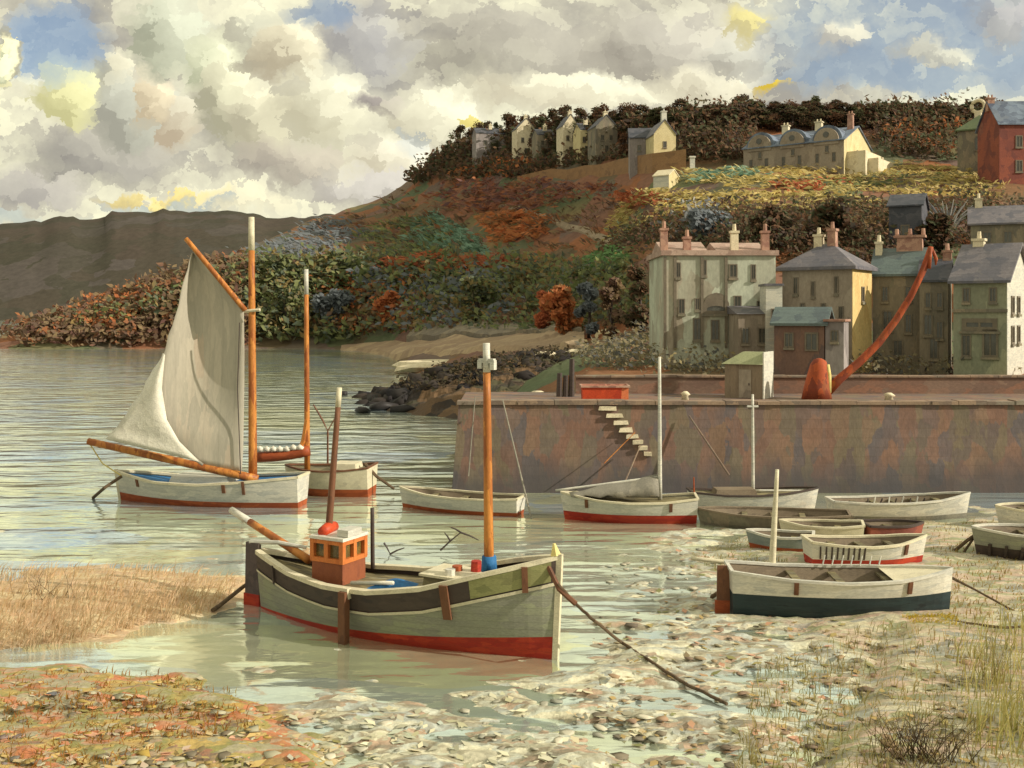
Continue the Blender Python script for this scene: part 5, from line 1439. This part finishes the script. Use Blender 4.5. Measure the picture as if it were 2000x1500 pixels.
rp.tube([a_.lerp(b_, j / 5) + Vector((0, 0, random.uniform(-.012, .012))) for a_, b_ in zip(pr[:-1], pr[1:]) for j in range(5)] + [pr[-1]], .032, 6)
tag(rp.build('mooring_rope', M['rope']), 'knotted brown mooring rope from the fishing boat bow across the mud', 'rope')
rp = MB(); pr = [P(512, 1118, 24.8), P(470, 1150, 24.9), G(430, 1182, .1), G(415, 1192, .08)]
rp.tube([a_.lerp(b_, j / 4) for a_, b_ in zip(pr[:-1], pr[1:]) for j in range(4)] + [pr[-1]], .05, 6)
tag(rp.build('mooring_rope', M['rope']), 'thick dark stern rope from the fishing boat down to the reed bank', 'rope')

# ---- sloop with raised tan sail
sl = Boat('sailing_sloop', 'white gaff sloop with raised grey tan mainsail, white jib and orange waterline', (590, 988), (238, 976), 2.2, [1.12, .95, .82, .84, 1.08], 0, .45, .55, .25, .05, full=.3)
sl.band('bottom', M['rust'], sl.zk, lambda t: .2 + .1 * t ** 3); sl.band('topside', M['white'], lambda t: .2 + .1 * t ** 3, sl.sheer)
sl.gunwale(M['cream'], .12, .08); sl.deck(M['blue'], .1); sl.stem(M['cream'], .05, .06)
a = MB(); a.box(-1.0, 1.4, -.55, .55, .72, 1.02, .9); a.build('cabin_top', M['white'], sl.root)
sl.spar('mast', P(494, 945, 37.2), P(491, 424, 37.2), .17, .11, M['ochre'], .12, M['cream'])
sl.spar('gaff', P(479, 606, 37.0), P(363, 466, 37.0), .10, .09, M['ochre'], bend=(0, 0, -.25) if False else None)
sl.spar('boom', P(503, 936, 37.0), P(172, 862, 37.2), .16, .13, M['ochre'])
tt = loc_in(sl.root, P(490, 606, 37.1)); a = MB(); a.tube([tt + Vector((-.35, 0, .02)), tt + Vector((.4, 0, -.05))], [.06, .07], 6); a.build('gaff_jaws', M['cream'], sl.root)


def sail_rows(left, right, d, belly, n=14, k=10, rag=0.0):
    """left and right edges top to bottom in picture columns/rows, bellied along depth"""
    out = []
    lv = np.linspace(0, 1, len(left)); rv = np.linspace(0, 1, len(right))
    for i in range(n + 1):
        t = i / n
        l = (np.interp(t, lv, [p[0] for p in left]), np.interp(t, lv, [p[1] for p in left])); r_ = (np.interp(t, rv, [p[0] for p in right]), np.interp(t, rv, [p[1] for p in right])); row = []
        for j in range(k + 1):
            s_ = j / k; u = l[0] + (r_[0] - l[0]) * s_; v = l[1] + (r_[1] - l[1]) * s_
            u += random.uniform(-rag, rag) if j == 0 else 0
            row.append(P(u, v, d - belly * math.sin(math.pi * s_) * math.sin(math.pi * min(t * 1.1 + .1, 1))))
        out.append(row)
    return out


random.seed(4)
sheet(sail_rows([(376, 494), (366, 530), (354, 572), (340, 620), (326, 668), (316, 715), (308, 760), (310, 800), (322, 838), (348, 868), (400, 910)], [(378, 492), (405, 524), (440, 562), (476, 606), (477, 680), (477, 750), (476, 820), (475, 880), (472, 924)], 37.0, -.6, 24, 12, 2.5), 'mainsail', M['sail'], sl.root)
sheet(sail_rows([(320, 690), (300, 722), (272, 770), (236, 822), (206, 858)], [(322, 694), (316, 760), (326, 820), (350, 862), (390, 902)], 36.6, .25, 16, 8, 2.5), 'jib', M['jib'], sl.root)
a = MB(); a.tube([loc_in(sl.root, P(u, v, 36.7)) for u, v in ((315, 712), (306, 760), (309, 802), (322, 840), (350, 872), (396, 908))], [.05, .12, .13, .12, .1, .05], 7); a.build('leech_fold', M['tarp'], sl.root, True)
sl.line('forestay', [P(176, 868, 37.2), P(200, 905, 37.4), P(238, 930, 37.5)], .025, M['yellow'])
sl.line('halyard', [P(468, 630, 36.9), P(464, 760, 36.9), P(470, 925, 36.9)], .02, M['darkwood'])
sl.side_strip('fender', .36, .55, .86, .06, M['brownwood'], 1); sl.side_strip('fender', .85, .62, .9, .05, M['brownwood'], 1)
sl.side_strip('fender', .26, .5, .98, .05, M['brownwood'], 1)
rp = MB(); pr = [P(238, 930, 37.5), P(205, 952, 37.2), G(182, 972, .03)]; rp.tube([a_.lerp(b_, j / 4) for a_, b_ in zip(pr[:-1], pr[1:]) for j in range(4)] + [pr[-1]], .06, 6)
tag(rp.build('mooring_rope', M['rope']), 'short brown anchor rope from the sloop bow into the water', 'rope')

# ---- cream boat behind the sloop
cb_ = Boat('cream_cutter', 'cream wooden cutter with orange bottom and bare mast behind the sloop', (726, 966), (566, 962), 1.9, [1.12, 1.02, .98, 1.0, 1.08], 0, .45, .8, .2, .03, full=.25)
cb_.band('bottom', M['rust'], cb_.zk, .3); cb_.band('topside', M['cream'], .3, cb_.sheer); cb_.gunwale(M['brownwood'], .1, .06); cb_.deck(M['deck'], .08)
a = MB(); a.box(-1.15, -.2, -.5, .5, 1.0, 1.22, .92); a.build('cabin_top', M['cream'], cb_.root)
cb_.spar('mast', P(600, 920, 39.4), P(598, 526, 39.4), .12, .085, M['ochre'], .14, M['white'])
cb_.spar('boom', P(503, 893, 39.2), P(604, 880, 39.2), .2, .2, M['rust'], bend=(0, 0, -.06))
cb_.line('gaff_crutch', [P(580, 885, 39.3), P(592, 862, 39.3), P(599, 820, 39.3)], .09, M['ochre'], .03)
a = MB()
for k in range(7):
    p = loc_in(cb_.root, P(508 + k * 13, 880 - (k > 4) * 3, 39.1)); a.tube([p + Vector((-.14, 0, .02)), p + Vector((.0, 0, .07)), p + Vector((.14, 0, .0))], [.05, .12, .05], 7)
a.build('furled_sail', M['jib'], cb_.root, True)
rp = MB(); pr = [P(712, 905, 39.4), P(735, 930, 39.3), P(770, 955, 39.2)]; rp.tube(pr, [.07, .06, .05], 6)
tag(rp.build('mooring_rope', M['rope']), 'dark rope from the cream cutter stern into open water', 'rope')


def small(name, label, stern, bow, beam, sheer, bands, gun, z=0.03, tr=.65, thw=(.25, .5, .75), deckm=None, strips=(), draft=.3, group=None, rake=.2, full=.3):
    b_ = Boat(name, label, stern, bow, beam, sheer, z, draft, tr, rake, .06, full=full, group=group)
    lo = b_.zk
    for k, (nm, m, hi) in enumerate(bands):
        b_.band(nm, m, lo, b_.sheer if hi is None else hi, 24, 4); lo = hi
    b_.gunwale(gun, .08, .06, n=24)
    if deckm: b_.deck(deckm, .08)
    else: b_.inside(M['inner']); b_.thwarts(M['deck'], thw)
    sd = -1 if math.cos(b_.yaw) > 0 else 1
    for t in strips: b_.side_strip('fender', t, b_.sheer(t) - .32, b_.sheer(t) - .03, .05, M['brownwood'], sd)
    b_.side = sd
    return b_


g_ = 'boats lying along the harbour wall'
d1 = small('rowing_boat', 'white open rowing boat with rusty waterline afloat before the wall corner', (1015, 1006), (790, 990), 1.5, [.62, .56, .56, .6, .72], (('bottom', M['rust'], .14), ('topside', M['white'], None)), M['cream'], 0, group=g_)
e1 = small('sailing_dinghy', 'white sailing boat with red bottom, slender mast and a grey sail cover', (1357, 1018), (1106, 1014), 1.7, [.84, .72, .7, .76, .92], (('bottom', M['red'], .3), ('topside', M['white'], None)), M['cream'], 0, deckm=M['deck'], strips=(.2, .83), tr=.7, group=g_)
e1.spar('mast', P(1289, 975, 34.6), P(1288, 697, 34.6), .075, .05, M['white'])
rows = []
for i in range(13):
    t = i / 12; u = 1112 + (1285 - 1112) * t; top = 962 - 34 * t + 2 * math.sin(i); rows.append([P(u, top + 3, 35.3), P(u, top, 34.7), P(u + 2, top + (966 - top) * .55 + 4 * math.sin(i * 1.7), 34.3), P(u + 3, 970 + 3 * math.sin(i * 2.1), 34.2)])
sheet(rows, 'sail_cover', M['tarp'], e1.root, .03)
e1.spar('boom', P(1286, 932, 34.65), P(1085, 958, 34.9), .05, .04, M['white'])
f1 = small('grey_yacht', 'small grey white yacht with a thin mast behind the red bottomed boat', (1350, 994), (1588, 992), 1.5, [.66, .56, .56, .62, .72], (('topside', M['white'], None),), M['darkwood'], 0.05, deckm=M['deck'], tr=.6, group=g_)
f1.spar('mast', P(1471, 968, 36.6), P(1470, 770, 36.6), .06, .045, M['white'])
f1.spar('boom', P(1474, 958, 36.5), P(1588, 959, 36.3), .045, .04, M['white'])
tt = loc_in(f1.root, P(1470, 794, 36.6)); a = MB(); a.tube([tt + Vector((-.2, 0, 0)), tt + Vector((.2, 0, 0))], .045, 6); a.build('crosstree', M['white'], f1.root)
a = MB(); a.box(-1.4, .1, -.35, .35, .5, .72, .9); a.build('cabin_top', M['inner'], f1.root)
g1 = small('white_longboat', 'long white open boat with a raised bow lying highest up by the wall', (1624, 1010), (1884, 1008), 1.6, [.6, .56, .58, .64, .8], (('bottom', M['tarp'], .12), ('topside', M['white'], None)), M['white'], .06, thw=(.2, .35, .5, .65, .8), tr=.55, group=g_)
for k in range(9):
    x_ = -g1.L * .28 + k * .24; a = MB(); a.tube([(x_, -.55 + .06 * (k % 3), .5), (x_ + .05, -.52, .72 + .05 * (k % 2))], .025, 5); a.build('thole_pin', M['white' if k % 2 else 'darkwood'], g1.root)
h1 = small('white_punt', 'white round bowed boat cut off by the right edge, upper of two', (2060, 1032), (1956, 1030), 1.5, [.7, .66, .66, .66, .7], (('topside', M['white'], None),), M['cream'], .05, tr=.7, group=g_)
i1 = small('clinker_hull', 'grey boat on black legs cut off by the right edge, lower of two', (2110, 1092), (1912, 1086), 1.7, [.82, .76, .74, .76, .82], (('bottom', M['darkwood'], .34), ('topside', M['greygreen'], None)), M['white'], .05, tr=.6)
for t in (.12, .25, .4, .52, .65, .78, .9): i1.side_strip('leg', t, -.08, .42, .035, M['darkwood'], i1.side, .1)
rp = MB(); rp.tube([P(1912, 1040, 29.3), P(1890, 1055, 29.0), G(1862, 1078, .1)], .05, 6); rp.tube([P(1905, 1046, 29.2), G(1880, 1082, .1)], .035, 6); tag(rp.build('mooring_rope', M['rope']), 'pair of dark ropes from the grey legged boat to the grass', 'rope')
j1 = small('cream_dinghy', 'cream dinghy with a sharp bow lying behind the red bottomed tender', (1682, 1060), (1534, 1052), 1.2, [.58, .52, .5, .5, .56], (('topside', M['cream'], None),), M['cream'], .03, tr=.7, thw=(.3, .6))
k1 = small('blue_grey_dinghy', 'low blue grey dinghy with a rusty bottom left of the cream dinghy', (1585, 1078), (1470, 1070), 1.1, [.52, .46, .45, .47, .52], (('bottom', M['rust'], .16), ('topside', pmat('blue_grey_paint', S((120, 134, 136), (142, 150, 146), (104, 118, 124)), 3, (.5, 1, 2), .6, .15), None)), M['white'], .03, tr=.7, thw=(.3, .6))
l1 = small('ribbed_tender', 'white tender with a red bottom and ribbed side behind the teal bottomed boat', (1580, 1100), (1796, 1098), 1.4, [.66, .58, .56, .6, .74], (('bottom', M['red'], .2), ('topside', M['white'], None)), M['cream'], .03, tr=.65, strips=(.8,))
for k in range(9): l1.side_strip('rib', .06 + k * .045, .22, .56, .02, M['darkwood'], l1.side, .03)
n1 = small('brown_hulk', 'grey brown bare hull lying on the mud below the grey yacht', (1655, 1034), (1372, 1022), 1.7, [.52, .46, .44, .44, .5], (('topside', M['stone'], None),), M['inner'], .03, tr=.6, thw=(.3, .5, .7))
m1 = small('red_scow', 'boxy brick red scow tucked behind the ribbed tender', (1690, 1058), (1792, 1056), 1.1, [.56, .54, .54, .54, .56], (('topside', M['brickred'], None),), M['darkwood'], .03, tr=.92, thw=(.5,))
# near boat on the right
nb = small('moored_daysailer', 'open white boat with a dark teal bottom and cream mast, nearest on the right shore', (1428, 1182), (1852, 1188), 1.7, [.9, .78, .74, .78, .92], (('bottom', M['teal'], .4), ('topside', M['white'], None)), M['white'], .03, strips=(.27, .78), tr=.62, thw=(.3, .5, .72), rake=.1, full=.25)
nb.spar('mast', P(1507, 1122, 24.6), P(1518, 917, 24.6), .09, .045, M['cream'])
nb.spar('boom', P(1508, 1108, 24.6), P(1350, 1090, 24.9), .06, .05, M['cream'])
xr = nb.hp(0, .4, 1).x
a = MB(); a.box(xr - .3, xr, -.04, .04, .12, .92, .9); ru = a.build('rudder', M['brownwood'], nb.root)
a = MB(); a.box(xr - .34, xr, -.045, .045, -.2, .12); a.build('rudder_blade', M['rust'], ru)
a = MB(); rws = [[nb.hp(t, nb.sheer(t) - .03, sd, -.03) for sd in (1, .5, 0, -.5, -1)] for t in np.linspace(.72, .99, 8)]
a.grid(rws); a.build('foredeck', M['cream'], nb.root)
for k in range(7):
    a = MB(); x_ = -.2 + k * .22; a.tube([(x_, .72, .78), (x_ + .06, .74, 1.02)], .018, 5); a.build('stanchion', M['white'], nb.root)
nb.line('rudder_rope', [P(1432, 1130, 24.3), P(1418, 1148, 24.2), G(1390, 1166, .1)], .05, M['rope'])
rp = MB(); pr = [P(1836, 1108, 24.4), P(1858, 1128, 24.3), P(1905, 1152, 24.0), G(1985, 1196, .2)]; rp.tube(pr, [.05, .035, .025, .025], 6); tag(rp.build('mooring_rope', M['rope']), 'brown mooring line from the teal bottomed boat across the right grass', 'rope')
rp = MB(); pr = [G(1700, 1198, .14), G(1800, 1207, .16), G(1880, 1216, .18), G(1960, 1226, .18), G(2050, 1222, .18)]; rp.tube(pr, .03, 6); tag(rp.build('mooring_rope', M['rope']), 'dark rope lying along the grass below the teal bottomed boat', 'rope')

# poles leaning on the wall, stakes and branches in the water
def pole(u0, v0, d0, u1, v1, d1, r, m, lab, name='leaning_pole', cat='pole'):
    p0, p1 = P(u0, v0, d0), P(u1, v1, d1); a = MB(); a.tube([Vector(), (p1 - p0) * .5, p1 - p0], [r, r * .9, r * .7], 6); o = a.build(name, m); o.location = p0; return tag(o, lab, cat)


pole(1038, 1014, 34.7, 982, 782, 39.4, .035, M['tarp'], 'long grey pole leaning from the water onto the wall right of the foremast')
pole(1424, 928, 38.6, 1346, 812, 39.7, .04, M['coping'], 'pale pole leaning on the wall between the two thin white masts')
pole(1222, 938, 38.5, 1250, 872, 39.5, .035, M['coping'], 'short pale pole leaning on the wall below the stone steps')
pole(915, 930, 39.0, 928, 775, 39.7, .025, M['tarp'], 'thin grey pole against the left corner of the wall')
pole(1356, 985, 34.9, 1355, 932, 34.9, .03, M['rust'], 'short rusty stake at the right end of the red bottomed boat', 'stake', 'stake')
pole(1180, 905, 39.0, 1240, 845, 39.6, .02, M['ochre'], 'thin ochre stick slanting on the wall below the steps', 'stick', 'stick')
for lab, segs in (('dark drifted branch in the water behind the fishing boat mast', ((860, 1075, 900, 1040), (900, 1040, 935, 1055), (900, 1040, 880, 1030), (880, 1058, 868, 1040))),
                  ('small dark forked twig in the water right of the deck pole', ((750, 1060, 762, 1082), (762, 1082, 790, 1070), (762, 1082, 764, 1090)))):
    a = MB()
    for (u0, v0, u1, v1) in segs:
        p0, p1 = P(u0, v0, 29.6), P(u1, v1, 29.6); a.tube([p0, p0.lerp(p1, .5) + Vector((0, 0, .02)), p1], [.03, .025, .015], 5)
    tag(a.build('branch', M['darkwood']), lab, 'branch')
a = MB(); a.tube([P(612, 790, 41), P(630, 820, 41), P(640, 842, 41), P(655, 815, 41)], [.03, .04, .04, .02], 5); a.tube([G(640, 845, 0) * 0 + P(640, 842, 41), Vector((P(640, 842, 41).x, 41, -.2))], [.035, .05], 5)
tag(a.build('branch', M['brownwood']), 'forked brown branch standing in the water right of the cutter mast', 'branch')
